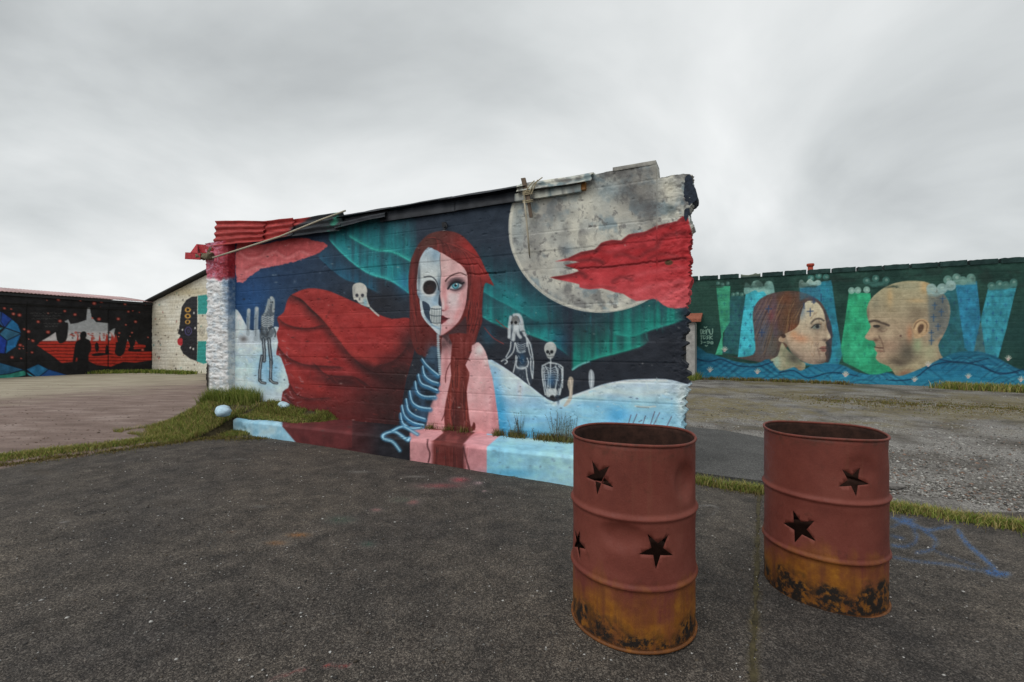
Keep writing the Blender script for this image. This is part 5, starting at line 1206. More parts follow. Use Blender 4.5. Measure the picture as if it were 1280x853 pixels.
# lath and stick tied on with string
def bar(bm, a, b, w, t, side):
    a, b = Vector(a), Vector(b); s = Vector(side).normalized() * w / 2; n = (b - a).cross(s).normalized() * t / 2
    add_hex(bm, [a - s - n, a + s - n, a + s + n, a - s + n, b - s - n, b + s - n, b + s + n, b - s + n])
SIDE = (-A_, B_, 0)
def mwpt(px, py, d): u, z = MW.uz(px, py, d); return MW.V(u, z, d)
bm = bmesh.new(); bar(bm, mwpt(661, 252, .09), mwpt(654, 223, .09), .05, .02, SIDE); lath = bm_obj('lath', bm, M_WOOD, wall)
bm = bmesh.new(); bar(bm, mwpt(664, 272, .085), mwpt(660.5, 250, .075), .036, .016, SIDE); bm_obj('lath', bm, M_WOOD, wall)
bm = bmesh.new(); tube(bm, [mwpt(655.5, 252, .11), mwpt(657.5, 270, .10), mwpt(660, 296, .085), mwpt(662, 319, .05)], .010, 7); bm_obj('hanging_stick', bm, M_STICK, wall, True)
bm = bmesh.new(); tube(bm, [mwpt(662, 319, .055), mwpt(662.5, 323, .03)], .006, 6); bm_obj('stick_end', bm, M_DARK, wall)
bm = bmesh.new()
for py in (239, 241, 243, 251, 253): tube(bm, [mwpt(653.5, py, .10), mwpt(657, py + .5, .115), mwpt(663, py - .5, .112), mwpt(666, py - 1, .075)], .006, 5)
for a in (((656, 252), (655, 243), (662, 232), (668, 226)), ((664, 243), (668, 233), (672, 225)), ((662, 240), (667, 230), (678, 222))):
    tube(bm, [mwpt(x, y, .115) for x, y in a], .006, 5)
bm_obj('string_lashing', bm, M_ROPE, wall)
# pale pole lying up across the tin
bm = bmesh.new(); tube(bm, [mwpt(266, 322.5, .23), mwpt(300, 312, .215), mwpt(350, 296, .18), mwpt(400, 275.5, .13), mwpt(432, 263.5, .06)], [.013, .014, .014, .013, .012], 7)
pole = bm_obj('thin_pole', bm, M_STICK, None, True); tag(pole, 'long thin pale pole leaning up across the red corrugated sheets', 'pole')
# iron hook under the fascia
bm = bmesh.new(); bar(bm, mwpt(555, 278, .03), mwpt(555.5, 284, .02), .05, .03, SIDE); tube(bm, [mwpt(557, 279, .04), mwpt(558.5, 284, .05), mwpt(556.5, 287, .05), mwpt(554, 285.5, .045)], .008, 6); bm_obj('iron_hook', bm, M_DARK, wall)
# red drilled steel sticking out of the left end
bm = bmesh.new()
def steel(pts, t):   # quad of (px, py, d) with thickness towards the back
    f = [mwpt(*p) for p in pts]; n = Vector((-MW.dn[0], -MW.dn[1], 0)) * t
    add_hex(bm, f + [p + n for p in f])
steel([(246.5, 316.2, .12), (268.5, 317.2, .12), (268.5, 307.2, .12), (246, 305.2, .12)], .012)
steel([(231, 324, .20), (250, 325, .20), (250.5, 316.5, .20), (231.5, 315.6, .20)], .012)
f = [mwpt(238, 315.8, .20), mwpt(247, 316.5, .20), mwpt(247, 305.4, .12), mwpt(245.5, 305.4, .12)]
n = Vector((0, 0, -.012)); add_hex(bm, [p + n for p in f] + f)
f = [mwpt(262, 317, .12), mwpt(270, 317, .12), mwpt(270, 310, .12), mwpt(262, 310, .12)]
n = Vector((-MW.dn[0], -MW.dn[1], 0)) * .35; add_hex(bm, f + [p + n for p in f])
red = bm_obj('steel_bracket', bm, M_REDSTEEL, wall)
for a, b in ((250, 308.4), (266, 309), (253.5, 314.8), (266.5, 315.6)):
    bm = bmesh.new(); q = mwpt(a, b, .123); tube(bm, [q, q + Vector((MW.dn[0], MW.dn[1], 0)) * .004], .008, 8); bm_obj('bolt', bm, M_CONC, red)
    bpy.data.objects[-1] if 0 else None
lumpy('wall_rubble', M_RUBBLE, mwpt(255, 321, .12), (.13, .09, .05), wall, 15, .6, 3, WA, 3.5)
lumpy('wall_rubble', M_RUBBLE, mwpt(264, 321, .12), (.12, .09, .06), wall, 19, .6, 3, WA, 3.5)

# ------------------------------------------------------------------ low plinth in front of the wall
plinth = empty('concrete_plinth', MW.V(2.8, 0, .3).to_tuple(), 'low concrete plinth along the mural wall foot, painted dark red, pink and blue', 'plinth')
uq = np.arange(.12, uK, .0095); prof = [(-.02, .25)] + [(x, .262) for x in np.linspace(.0, .56, 34)] + [(.585, .255), (.598, .238)] + [(.602 + .008 * t, .235 - .40 * t) for t in np.linspace(0, 1, 30)]
prof = np.array(prof)
KU = np.repeat(uq[None], len(prof), 0); KD = np.repeat(prof[:, 0][:, None], len(uq), 1); KZ = np.repeat(prof[:, 1][:, None], len(uq), 1)
brk = sstep(uK - .75, uK, KU)                       # the left end is broken down
KD = KD - brk * (KD > .3) * (.05 * brk + .10 * (fbm(KU * 7, KZ * 5, 391, 3) - .4))
KZ = KZ - brk * .02 + .012 * (fbm(KU * 3, KD * 5, 393, 3) - .5) + brk * .05 * (fbm(KU * 9, KD * 9, 395, 3) - .5)
KD = KD + .014 * (fbm(KU * 2.2, KZ * 6, 397, 3) - .5)
KP = MW.p(KU, KZ, KD).reshape(-1, 3); kc = Canvas(KP); paint_kerb(kc)
mesh_np('painted_block', KP, grid_quads(len(prof), len(uq)), M_WALL, plinth, kc.lin(.85))
endp = [MW.p(uK - .01, b, a).tolist() for a, b in ((-.02, .22), (.25, .235), (.36, .22), (.40, .1), (.41, -.1), (-.02, -.1))]
bm = bmesh.new(); fv = [bm.verts.new(p) for p in endp]; bk = [bm.verts.new((MW.V(uK + .05, p[2] - .03, 0) - MW.V(uK, p[2], 0)) + Vector(p)) for p in endp]
bm.faces.new(bk)
for i in range(6): bm.faces.new([fv[i], fv[(i + 1) % 6], bk[(i + 1) % 6], bk[i]])
bm_obj('broken_end', bm, M_BLUEROCK, plinth)
bm = bmesh.new(); bm.faces.new([bm.verts.new(MW.V(.121, b, a)) for a, b in ((-.02, .25), (.56, .258), (.602, .235), (.61, -.16), (-.02, -.16))]); bm_obj('plinth_end', bm, M_BLUEROCK, plinth)
def rock(px, py, d, size, seed, mat, label, rot=0, zoff=0.):
    u, z = MW.uz(px, py, d); q = MW.V(u, z, d)
    o = lumpy('painted_rock' if mat is M_BLUEROCK else 'stone', mat, (0, 0, 0), size, None, seed, .22, 3, rot, 1.2)
    o.location = q; return tag(o, label, 'rock')
rock(279, 514, .75, (.15, .10, .075), 31, M_BLUEROCK, 'oblong pale blue painted rock lying in grass at the plinth end', WA - .5)
rock(355, 511, .06, (.10, .07, .10), 33, M_BLUEROCK, 'small pale rock leaning on the wall under the red cloak', WA)
# ------------------------------------------------------------------ long block wall beyond, on the right
rwall = empty('long_mural_wall', RW.V(4.5, -.1).to_tuple(), 'long dark green block wall painted with two facing heads, towers and waves', 'wall')
def core(fr, u0, u1, z0, z1, d0, d1, mat, parent, name):
    bm = bmesh.new()
    add_hex(bm, [fr.V(u, z, d) for z in (z0, z1) for u, d in ((u0, d1), (u1, d1), (u1, d0), (u0, d0))])
    return bm_obj(name, bm, mat, parent)
def facegrid(name, fr, uu, zz, topf, painter, parent, bl=(.4, .2), depth=.006, e=None, extra=None, mat=None):
    UU, VV = np.meshgrid(uu, zz); ZT = topf(UU); ZZ = zz[0] + (VV - zz[0]) / (zz[-1] - zz[0]) * (ZT - zz[0])
    row = np.floor(ZZ / bl[1]); fz = np.abs(ZZ / bl[1] - np.round(ZZ / bl[1])) * bl[1]
    su = UU / bl[0] + .5 * (row % 2); fu = np.abs(su - np.round(su)) * bl[0]
    key = hsh(np.floor(su).astype(np.int64) + 900, row.astype(np.int64) + 900, 3)
    D = depth * (.8 * (key - .5) - np.exp(-(fz / .014) ** 2) - .6 * np.exp(-(fu / .014) ** 2)) + .012 * (fbm(UU * 1.5, ZZ * 1.5, 505, 3) - .5)
    if extra is not None: D = D + extra(UU, ZZ)
    c = Canvas(fr.p(UU, ZZ, 0).reshape(-1, 3)); painter(c)
    return mesh_np(name, fr.p(UU, ZZ, D).reshape(-1, 3), grid_quads(len(zz), len(uu)), mat or M_BLOCK, parent, c.lin(e))
uu = np.concatenate([np.arange(-5, -.2, .1), np.arange(-.2, 10.1, .0205), np.arange(10.1, 13.01, .1)])
facegrid('painted_face', RW, uu, np.arange(-.3, 3.885, .0215), lambda U: U * 0 + 3.875, paint_right, rwall)
core(RW, -5, 13, -.3, 3.86, -.25, -.025, M_BACK, rwall, 'wall_core')
p0 = RW.u(980); pitch = .742
for k in range(-8, 12):
    ua = p0 + k * pitch + .035; ub_ = ua + pitch - .07; rn = random.Random(k + 40)
    if ub_ > 13 or ua < -5.2: continue
    h = .165 + rn.uniform(-.012, .012); low = 0
    pxm = CX + F * RW.p((ua + ub_) / 2, 4)[0] / RW.p((ua + ub_) / 2, 4)[1]
    n = 9; bm = bmesh.new(); rings = []
    for i in range(n):
        u = ua + (ub_ - ua) * i / (n - 1); hh = h + rn.uniform(-.01, .01)
        if 925 < pxm < 962: hh = h * rn.uniform(.55, .95)
        ring = [(.03, 3.868), (.03, 3.868 + hh - .012), (.015, 3.868 + hh), (-.25, 3.868 + hh), (-.265, 3.868 + hh - .012), (-.265, 3.868)]
        rings.append([bm.verts.new(RW.V(u, z, d + rn.uniform(-.004, .004))) for d, z in ring])
    for i in range(n - 1):
        for j in range(6): bm.faces.new([rings[i][j], rings[i][(j + 1) % 6], rings[i + 1][(j + 1) % 6], rings[i + 1][j]])
    bm.faces.new(rings[0]); bm.faces.new(rings[-1][::-1])
    P = np.array([v.co for v in bm.verts]); o = bm_obj('coping_block', bm, M_BLOCK, rwall)
    c = Canvas(P); c.base(vary((15, 44, 42), (34, 66, 62), .1, .1, 90 + k))
    if 928 < pxm < 960: c.mix(np.nonzero(P[:, 2] > 3.9)[0], (150, 150, 128), np.full((P[:, 2] > 3.9).sum(), .7))
    at = o.data.color_attributes.new('paint', 'FLOAT_COLOR', 'POINT'); c4 = np.ones((len(P), 4), dtype=f32); c4[:, :3] = c.lin(); at.data.foreach_set('color', c4.ravel())
# red vent pipe standing behind it
vent = empty('vent_pipe', RW.V(RW.u(1013, -.7), -.15, -.7).to_tuple(), 'short red vent pipe with a rimmed cap rising behind the coping blocks', 'pipe')
def lathe(bm, prof, n=24, c=(0, 0, 0)):
    R = [[bm.verts.new((c[0] + r * math.cos(2 * math.pi * k / n), c[1] + r * math.sin(2 * math.pi * k / n), c[2] + z)) for k in range(n)] for r, z in prof]
    for i in range(len(R) - 1):
        for k in range(n): bm.faces.new([R[i][k], R[i][(k + 1) % n], R[i + 1][(k + 1) % n], R[i + 1][k]])
vl = vent.location
bm = bmesh.new(); lathe(bm, [(.088, 0), (.088, 4.42), (.075, 4.42), (.075, 4.3)], 20, vl); bm_obj('pipe_shaft', bm, M_VENT, vent, True)
bm = bmesh.new(); lathe(bm, [(.09, 4.38), (.125, 4.42), (.13, 4.46), (.12, 4.50), (.08, 4.50), (.07, 4.44)], 20, vl); bm_obj('pipe_cap', bm, M_VENT, vent, True)
# little lean-to against the wall, mostly hidden by the ruin
shed = empty('lean_to', RW.V(-.9, -.12, .6).to_tuple(), 'narrow whitewashed lean-to with a red tile edge at the green wall', 'shed')
ue = RW.u(868.5, 1.2)
core(RW, ue - 1.7, ue, -.3, 2.12, .02, 1.2, M_CONC, shed, 'shed_wall')
bm = bmesh.new(); add_hex(bm, [RW.V(ue - 1.85, 2.13, 1.35), RW.V(ue + .22, 2.13, 1.35), RW.V(ue + .22, 2.42, .03), RW.V(ue - 1.85, 2.42, .03), RW.V(ue - 1.85, 2.25, 1.35), RW.V(ue + .22, 2.25, 1.35), RW.V(ue + .22, 2.54, .03), RW.V(ue - 1.85, 2.54, .03)]); rf = bm_obj('shed_roof', bm, M_TILE, shed)
for k in range(9):
    u = ue + .24 - k * .235; bm = bmesh.new(); R = []
    for d, z in ((1.42, 2.255), (.7, 2.415), (.03, 2.56)):
        R.append([bm.verts.new(RW.V(u - .23 * t, z + .055 * math.sin(math.pi * t), d)) for t in np.linspace(0, 1, 7)] + [bm.verts.new(RW.V(u - .23 * t, z - .015 + .055 * math.sin(math.pi * t), d)) for t in np.linspace(1, 0, 7)])
    for i in range(2):
        for j in range(14): bm.faces.new([R[i][j], R[i][(j + 1) % 14], R[i + 1][(j + 1) % 14], R[i + 1][j]])
    bm.faces.new(R[0]); bm_obj('roof_tile', bm, M_TILE, rf)
    bpy.context.view_layer.update() if 0 else None

# ------------------------------------------------------------------ black shed on the left
ls = empty('black_shed', LW.V(3, .04).to_tuple(), 'long black shed with pinkish tin roof, painted with red landscape and blue crystals', 'shed')
facegrid('painted_face', LW, np.arange(-.06, 8.6, .024), np.arange(-.05, 3.13, .024), lambda U: U * 0 + 3.10, paint_left, ls, (50, .62), .008, None,
         lambda U, Z: -.03 * (np.exp(-((U - LW.u(33.5)) / .02) ** 2) + np.exp(-((U - LW.u(135.5)) / .02) ** 2)) * (Z < 2.75) + .035 * sstep(2.76, 2.78, Z))
core(LW, -.06, 16, -.05, 3.08, -8, -.05, M_DARK, ls, 'shed_body')
def roofgrid(name, u0, u1, pts, mat, parent, fr, per=.11, amp=.012, colour=(196, 158, 156)):
    uu = np.arange(u0, u1, per / 5); P = []
    for d, z in pts: P.append(fr.p(uu, z + amp * np.sin(uu / per * 2 * math.pi), d))
    P = np.stack(P).reshape(-1, 3); c = Canvas(P); c.base(vary(colour, tuple(v * .78 for v in colour), .1, .4, 511))
    o = mesh_np(name, P, grid_quads(len(pts), len(uu)), mat, parent, c.lin()); m = o.modifiers.new('thickness', 'SOLIDIFY'); m.thickness = .006; return o
roofgrid('tin_roof', -.02, 16, [(.20, 3.215), (-1.4, 3.43), (-2.6, 3.58), (-8.2, 3.1)], M_TIN, ls, LW)
core(LW, .03, 16, 3.09, 3.19, -.04, .12, M_DARK, ls, 'eaves_board')
# cream gable house behind the left end of the ruin
gh = empty('cream_gable_house', GW.V(4, .04).to_tuple(), 'cream block gable house painted with a black head in profile', 'house')
PK = 7.6
gtop = lambda U: 3.22 + .244 * (PK - np.abs(U - PK))
facegrid('painted_face', GW, np.concatenate([np.arange(0.0, 5.2, .021), np.arange(5.2, 15.2, .1)]), np.arange(-.05, 3.2, .024), gtop, paint_gable, gh, (.4, .165), .012, None)
bm = bmesh.new(); fr_ = [(0, -.05), (15.1, -.05), (15.1, 3.2), (PK, 3.2 + .244 * PK), (0, 3.2)]
a = [bm.verts.new(GW.V(u, z, -.03)) for u, z in fr_]; b = [bm.verts.new(GW.V(u, z, -7)) for u, z in fr_]
bm.faces.new(a); bm.faces.new(b[::-1])
for i in range(5): bm.faces.new([a[i], a[(i + 1) % 5], b[(i + 1) % 5], b[i]])
bm_obj('house_body', bm, M_CONC, gh)
M_VERGE = simple('verge_board', (.42, .37, .29), .8, 10, .3); M_ROOFD = simple('dark_roof_felt', (.035, .037, .04), .75, 20, .4)
for sgn in (1, -1):
    f = lambda u, dz: 3.235 + .244 * (PK - abs(u - PK)) + dz
    ua, ub_ = (-.25, PK) if sgn > 0 else (PK, 15.4)
    bm = bmesh.new(); add_hex(bm, [GW.V(ua, f(ua, .03), .24), GW.V(ub_, f(ub_, .03), .24), GW.V(ub_, f(ub_, .03), -7.2), GW.V(ua, f(ua, .03), -7.2), GW.V(ua, f(ua, .09), .24), GW.V(ub_, f(ub_, .09), .24), GW.V(ub_, f(ub_, .09), -7.2), GW.V(ua, f(ua, .09), -7.2)])
    rf = bm_obj('roof', bm, M_ROOFD, gh)
    bm = bmesh.new(); add_hex(bm, [GW.V(ua, f(ua, -.10), .205), GW.V(ub_, f(ub_, -.10), .205), GW.V(ub_, f(ub_, -.10), .03), GW.V(ua, f(ua, -.10), .03), GW.V(ua, f(ua, .026), .205), GW.V(ub_, f(ub_, .026), .205), GW.V(ub_, f(ub_, .026), .03), GW.V(ua, f(ua, .026), .03)])
    bm_obj('verge_board', bm, M_VERGE, rf)

# ------------------------------------------------------------------ rusty drums with star cut-outs
def mat_drum(name, seed, fade, scorch):
    t = NT(name); o = t.obj()
    sp = t.new('ShaderNodeSeparateXYZ'); t.l.new(o, sp.inputs[0]); z = sp.outputs[2]
    off = t.new('ShaderNodeMapping'); t.l.new(o, off.inputs[0]); off.inputs['Location'].default_value = (seed, seed * 2.3, 0); q = off.outputs[0]
    n1 = t.noise(q, 4.5, 6, .65); n2 = t.noise(q, 26, 6, .7); st = t.noise(t.mapped(q, (1, 1, .07)), 16, 4, .6); n3 = t.noise(q, 3.0, 4, .6)
    paint = t.ramp(n1, (.25, (.118, .027, .019)), (.5, (.172, .042, .029)), (.75, (.215, .062, .044)))
    paint = t.mix(t.ramp(n2, (.58, 0.), (.75, .55)), paint, (.085, .03, .02))
    paint = t.mix(t.ramp(st, (.60, 0.), (.75, .30)), paint, (.22, .095, .055))
    rust = t.ramp(t.noise(q, 11, 6, .7), (.25, (.13, .040, .008)), (.5, (.27, .098, .010)), (.75, (.44, .19, .018)))
    rust = t.mix(t.ramp(st, (.46, 0.), (.64, .75)), rust, (.13, .038, .018))
    # rust climbs from the foot in streaks
    hgt = t.math('SUBTRACT', t.math('ADD', fade, t.math('ADD', t.math('MULTIPLY', t.math('SUBTRACT', n3, .5), .62), t.math('MULTIPLY', t.math('SUBTRACT', st, .5), .35))), z)
    c = t.mix(t.ramp(t.math('ADD', t.math('MULTIPLY', hgt, 6.), .5), (0., 0.), (1., 1.)), paint, rust)
    band = t.ramp(z, (.255, 0.), (.262, .55), (.272, .55), (.285, 0.))
    bh = t.math('SUBTRACT', t.math('ADD', scorch, t.math('MULTIPLY', t.math('SUBTRACT', t.noise(q, 5.5, 3, .6), .5), .42)), z)
    bk = t.math('MULTIPLY', t.ramp(t.math('ADD', t.math('MULTIPLY', bh, 16.), .5), (0., 0.), (1., 1.)), t.ramp(n2, (.40, .2), (.52, 1.)))
    c = t.mix(bk, c, (.016, .012, .010))
    rim = t.math('MULTIPLY', t.ramp(z, (.80, 0.), (.868, 1.)), t.ramp(n2, (.45, 0.), (.65, .8)))
    c = t.mix(rim, c, (.075, .03, .018))
    rim2 = t.ramp(z, (.012, 1.), (.024, 0.)); c = t.mix(t.math('MULTIPLY', rim2, .75), c, (.19, .068, .018))
    # inside: burnt out
    ge = t.new('ShaderNodeNewGeometry')
    t.bump(t.math('ADD', n2, t.noise(q, 120, 3, .7)), .35, .003)
    return t.out(c, t.ramp(n2, (.3, .80), (.7, .50)))
M_BURNT = simple('burnt_rust', (.04, .0175, .012), .9, 18, .6)
def drum(center, stars, dents, mat, label, name='oil_drum', H=.875, R=.283, tilt=(0, 0), nflap=0):
    root = empty(name, center, label, 'drum', 'oil drums with star cut-outs')
    rib = lambda z: .0125 * (np.exp(-((z - .272) / .0105) ** 2) + np.exp(-((z - .565) / .0105) ** 2)) + .003 * (np.exp(-((z - .30) / .02) ** 2) + np.exp(-((z - .537) / .02) ** 2))
    def mapp(a, z, rr=R):
        th = a / R
        r = rr + rib(z) + .0025 * (fbm(np.array([math.cos(th) * 2.2 + 5]), np.array([math.sin(th) * 2.2 + z * 4]), int(center[0] * 10), 3)[0] - .5) * 2
        for da, dz, ra, rz, dep in dents:
            w = (th - da + math.pi) % (2 * math.pi) - math.pi
            q = (w * R / ra) ** 2 + ((z - dz) / rz) ** 2
            r -= dep * math.exp(-q ** 2.4)
        return Vector((r * math.cos(th), r * math.sin(th), z))
    L = 2 * math.pi * R
    zs_ = sorted(set(list(np.round(np.linspace(0, H, 40), 4)) + [round(zc_ + k * .006, 4) for zc_ in (.272, .565) for k in range(-5, 6)]))
    zs_ = [z for i, z in enumerate(zs_) if i == 0 or z - zs_[i - 1] > .003]
    na = 110
    polys = []
    for th, z, r, rot, ir in stars:
        pts = []
        for k in range(10):
            rr_ = r if k % 2 == 0 else r * ir; an = rot + math.pi / 5 * k
            pts.append(((th % (2 * math.pi)) * R + rr_ * math.sin(an), z + rr_ * math.cos(an)))
        fine_ = []
        for k in range(10):
            p, q = pts[k], pts[(k + 1) % 10]
            for m in range(3): fine_.append((p[0] + (q[0] - p[0]) * m / 3, p[1] + (q[1] - p[1]) * m / 3))
        polys.append((fine_, (th % (2 * math.pi)) * R, z, r))
    def inside(x, y, P):
        r = False
        for i in range(len(P)):
            a, b = P[i], P[i - 1]
            if (a[1] > y) != (b[1] > y) and x < (b[0] - a[0]) * (y - a[1]) / (b[1] - a[1]) + a[0]: r = not r
        return r
    pts, ed = [], []
    for P, *_ in polys:
        n0 = len(pts); pts += P; ed += [(n0 + i, n0 + (i + 1) % len(P)) for i in range(len(P))]
    for i in range(na + 1):
        for z in zs_:
            x = L * i / na
            if any(abs(x - cx) < r * 1.05 and abs(z - cz) < r * 1.05 and min(math.hypot(x - q[0], z - q[1]) for q in P) < .006 for P, cx, cz, r in polys): continue
            pts.append((x, z))
    res = delaunay_2d_cdt([Vector(p) for p in pts], ed, [], 0, 1e-5)
    vv, ff = res[0], res[2]
    bm = bmesh.new(); bv = [bm.verts.new(mapp(v.x, max(0, min(H, v.y)))) for v in vv]
    for f in ff:
        cx = sum(vv[i].x for i in f) / 3; cy = sum(vv[i].y for i in f) / 3
        if any(abs(cx - ax) < r and abs(cy - az) < r and inside(cx, cy, P) for P, ax, az, r in polys): continue
        try: bm.faces.new([bv[i] for i in f])
        except ValueError: pass
    bmesh.ops.remove_doubles(bm, verts=bm.verts, dist=.0004)
    me = bpy.data.meshes.new('drum_shell'); bmesh.ops.recalc_face_normals(bm, faces=bm.faces); bm.to_mesh(me); bm.free()
    for p in me.polygons: p.use_smooth = True
    me.materials.append(mat); me.materials.append(M_BURNT)
    sh = link(bpy.data.objects.new('drum_shell', me), root); md = sh.modifiers.new('thickness', 'SOLIDIFY'); md.thickness = .0025; md.offset = -1; md.material_offset = 1
    def ring(nm, z, rt, rad):
        bm = bmesh.new(); n, m = 110, 8; RR = []
        for i in range(n):
            b = mapp(L * i / n, min(max(z, 0), H)); dirv = Vector((b.x, b.y, 0)).normalized()
            RR.append([bm.verts.new(Vector((b.x, b.y, z)) + dirv * (rad + rt * math.cos(2 * math.pi * k / m)) + Vector((0, 0, rt * 1.05 * math.sin(2 * math.pi * k / m) + (.004 * math.sin(3 * i / n * 6.28 + 1) if z > .5 else 0)))) for k in range(m)])
        for i in range(n):
            for k in range(m): bm.faces.new([RR[i][k], RR[(i + 1) % n][k], RR[(i + 1) % n][(k + 1) % m], RR[i][(k + 1) % m]])
        bmesh.ops.recalc_face_normals(bm, faces=bm.faces)
        me = bpy.data.meshes.new(nm); bm.to_mesh(me); bm.free()
        for p in me.polygons: p.use_smooth = True
        me.materials.append(mat); link(bpy.data.objects.new(nm, me), root)
    ring('top_rim', H, .0065, .001); ring('bottom_rim', .008, .0075, .002)
    bm = bmesh.new(); bmesh.ops.create_circle(bm, cap_ends=True, radius=R - .002, segments=60); bmesh.ops.translate(bm, verts=bm.verts, vec=(0, 0, .03))
    me = bpy.data.meshes.new('drum_bottom'); bm.to_mesh(me); bm.free(); me.materials.append(M_BURNT); link(bpy.data.objects.new('drum_bottom', me), root)
    # flaps of cut metal folded inwards behind some stars
    for P, ax, az, r in polys[:nflap]:
        for s_ in (0, 4):
            i0 = s_ * 6; a, b, c = P[i0 - 3], P[i0], P[(i0 + 3) % 30]
            va, vc = mapp(*a), mapp(*c); mid = (va + vc) / 2; inn = Vector((-mid.x, -mid.y, 0)).normalized()
            tip = mid + inn * .05 + Vector((0, 0, -.012 if s_ == 0 else .01))
            bm = bmesh.new(); q = [bm.verts.new(va + inn * .001), bm.verts.new(vc + inn * .001), bm.verts.new(tip)]; bm.faces.new(q)
            me = bpy.data.meshes.new('star_flap'); bm.to_mesh(me); bm.free(); me.materials.append(mat); fo = link(bpy.data.objects.new('star_flap', me), sh); m2 = fo.modifiers.new('thickness', 'SOLIDIFY'); m2.thickness = .002
    root.rotation_euler = (tilt[0], tilt[1], 0)
    return root
def hit(px, py, c, R=.285):
    k = (px - CX) / F; a = k * k + 1; b = -2 * (k * c[0] + c[1]); cc = c[0] ** 2 + c[1] ** 2 - R * R
    Y = (-b - math.sqrt(max(0, b * b - 4 * a * cc))) / (2 * a)
    return math.atan2(Y - c[1], k * Y - c[0]), CH + (CY - py) / F * Y - c[2]
c1 = (.581, 2.20, float(gz(.58)) + .004); c2 = (1.713, 2.51, float(gz(1.71)) - .012)
M_D1 = mat_drum('rusty_red_drum', 1.3, .215, .085); M_D2 = mat_drum('rusty_red_drum_dark', 7.9, .24, .135)
h1 = hit(748, 597, c1); h2 = hit(822, 688, c1); h3 = hit(722, 679, c1)
d_ = hit(777, 672, c1); d2_ = hit(858, 603, c1)
drum(c1, [(h1[0], h1[1], .080, math.pi + .1, .34), (h2[0], h2[1], .082, math.pi + .08, .34), (h3[0], h3[1], .070, .3, .34), (math.radians(20), .42, .065, .1, .36)],
     [(d_[0], d_[1], .085, .055, .020), (d2_[0], d2_[1], .06, .07, .022), (math.radians(-60), .77, .07, .05, .006)], M_D1, 'rusty red oil drum beside the blue plinth end, big star low on its front', nflap=1)
h1 = hit(1068, 602, c2); h2 = hit(999, 660, c2)
drum(c2, [(h1[0], h1[1], .076, math.pi - .12, .36), (h2[0], h2[1], .088, math.pi + .25, .38), (math.radians(150), .45, .065, .8, .38)],
     [(h1[0] + .12, h1[1] + .06, .07, .06, .010), (math.radians(-20), .80, .12, .08, .008)], M_D2, 'rusty red oil drum by the blue chalk lines, black scorched foot', tilt=(0, 0))

# ------------------------------------------------------------------ grass, weeds, loose stones
def mat_grass():
    t = NT('grass'); a = t.attr('paint'); t.b.inputs['Specular IOR Level'].default_value = .15
    return t.out(a.outputs['Color'], .75)
M_GRASS = mat_grass()
def blades(P, h, lean, w, cols, seed):
    rn = np.random.default_rng(seed); n = len(P)
    ang = rn.uniform(0, 2 * np.pi, n); H = h[0] + (h[1] - h[0]) * rn.beta(1.6, 2.4, n); ln = H * rn.uniform(.1, lean, n); la = rn.uniform(0, 2 * np.pi, n)
    sx, sy = np.cos(ang) * w / 2, np.sin(ang) * w / 2; lx, ly = np.cos(la) * ln, np.sin(la) * ln
    V = np.zeros((n, 5, 3))
    V[:, 0] = P + np.stack([-sx, -sy, 0 * sx], 1); V[:, 1] = P + np.stack([sx, sy, 0 * sx], 1)
    m = P + np.stack([lx * .35, ly * .35, H * .6], 1)
    V[:, 2] = m + np.stack([-sx, -sy, 0 * sx], 1) * .75; V[:, 3] = m + np.stack([sx, sy, 0 * sx], 1) * .75
    V[:, 4] = P + np.stack([lx, ly, H], 1)
    b = (np.arange(n) * 5)[:, None]
    T = np.concatenate([b + np.array([[0, 1, 3]]), b + np.array([[0, 3, 2]]), b + np.array([[2, 3, 4]])])
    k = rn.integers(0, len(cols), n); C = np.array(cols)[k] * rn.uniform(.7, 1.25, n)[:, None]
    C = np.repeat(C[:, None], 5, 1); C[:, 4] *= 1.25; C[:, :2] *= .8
    return V.reshape(-1, 3), T, C.reshape(-1, 3)
GREEN = [(.10, .15, .025), (.15, .205, .038), (.21, .25, .05), (.29, .28, .08)]; MIXG = GREEN + [(.36, .30, .12), (.28, .21, .08)]; DRY = [(.16, .12, .045), (.22, .17, .07), (.11, .075, .03), (.10, .11, .025), (.14, .14, .03)]
def stuff(name, lab, groups):
    Vs, Ts, Cs, o = [], [], [], 0
    for g in groups:
        V, T, C = blades(*g); Vs.append(V); Ts.append(T + o); Cs.append(C); o += len(V)
    ob = mesh_np(name, np.concatenate(Vs), np.concatenate(Ts), M_GRASS, None, np.concatenate(Cs), False)
    return tag(ob, lab, 'grass', kind='stuff')
R_ = np.random.default_rng(77)
def along(pxs, n, spread, dens=None, seedn=0):
    """points on the ground along a line given in the photograph"""
    G = np.array([ground_at(*p) for p in pxs]); L = np.concatenate([[0], np.cumsum(np.linalg.norm(np.diff(G[:, :2], axis=0), axis=1))])
    t = R_.uniform(0, L[-1], n * 2); x = np.interp(t, L, G[:, 0]); y = np.interp(t, L, G[:, 1])
    r = R_.normal(0, 1, n * 2) * spread * .5; a = R_.uniform(0, np.pi, n * 2); x = x + r * np.cos(a); y = y + r * np.sin(a)
    k = fbm(x * 5, y * 5, 600 + seedn, 3) + R_.uniform(-.25, .25, n * 2) > (dens if dens else .45)
    x, y = x[k], y[k]; return np.stack([x, y, gz(x) - .008], 1)
def onbank(n, u0, u1, d0, d1, thr=.42):
    u = R_.uniform(u0, u1, n * 2); d = R_.uniform(d0, d1, n * 2); k = fbm(u * 3.5, d * 3.5, 610, 3) + R_.uniform(-.2, .2, n * 2) > thr
    u, d = u[k], d[k]; z = bank_z(u, d); p = MW.p(u, 0, d); p[:, 2] = z - .01
    return p[z > gz(p[:, 0]) - .02]
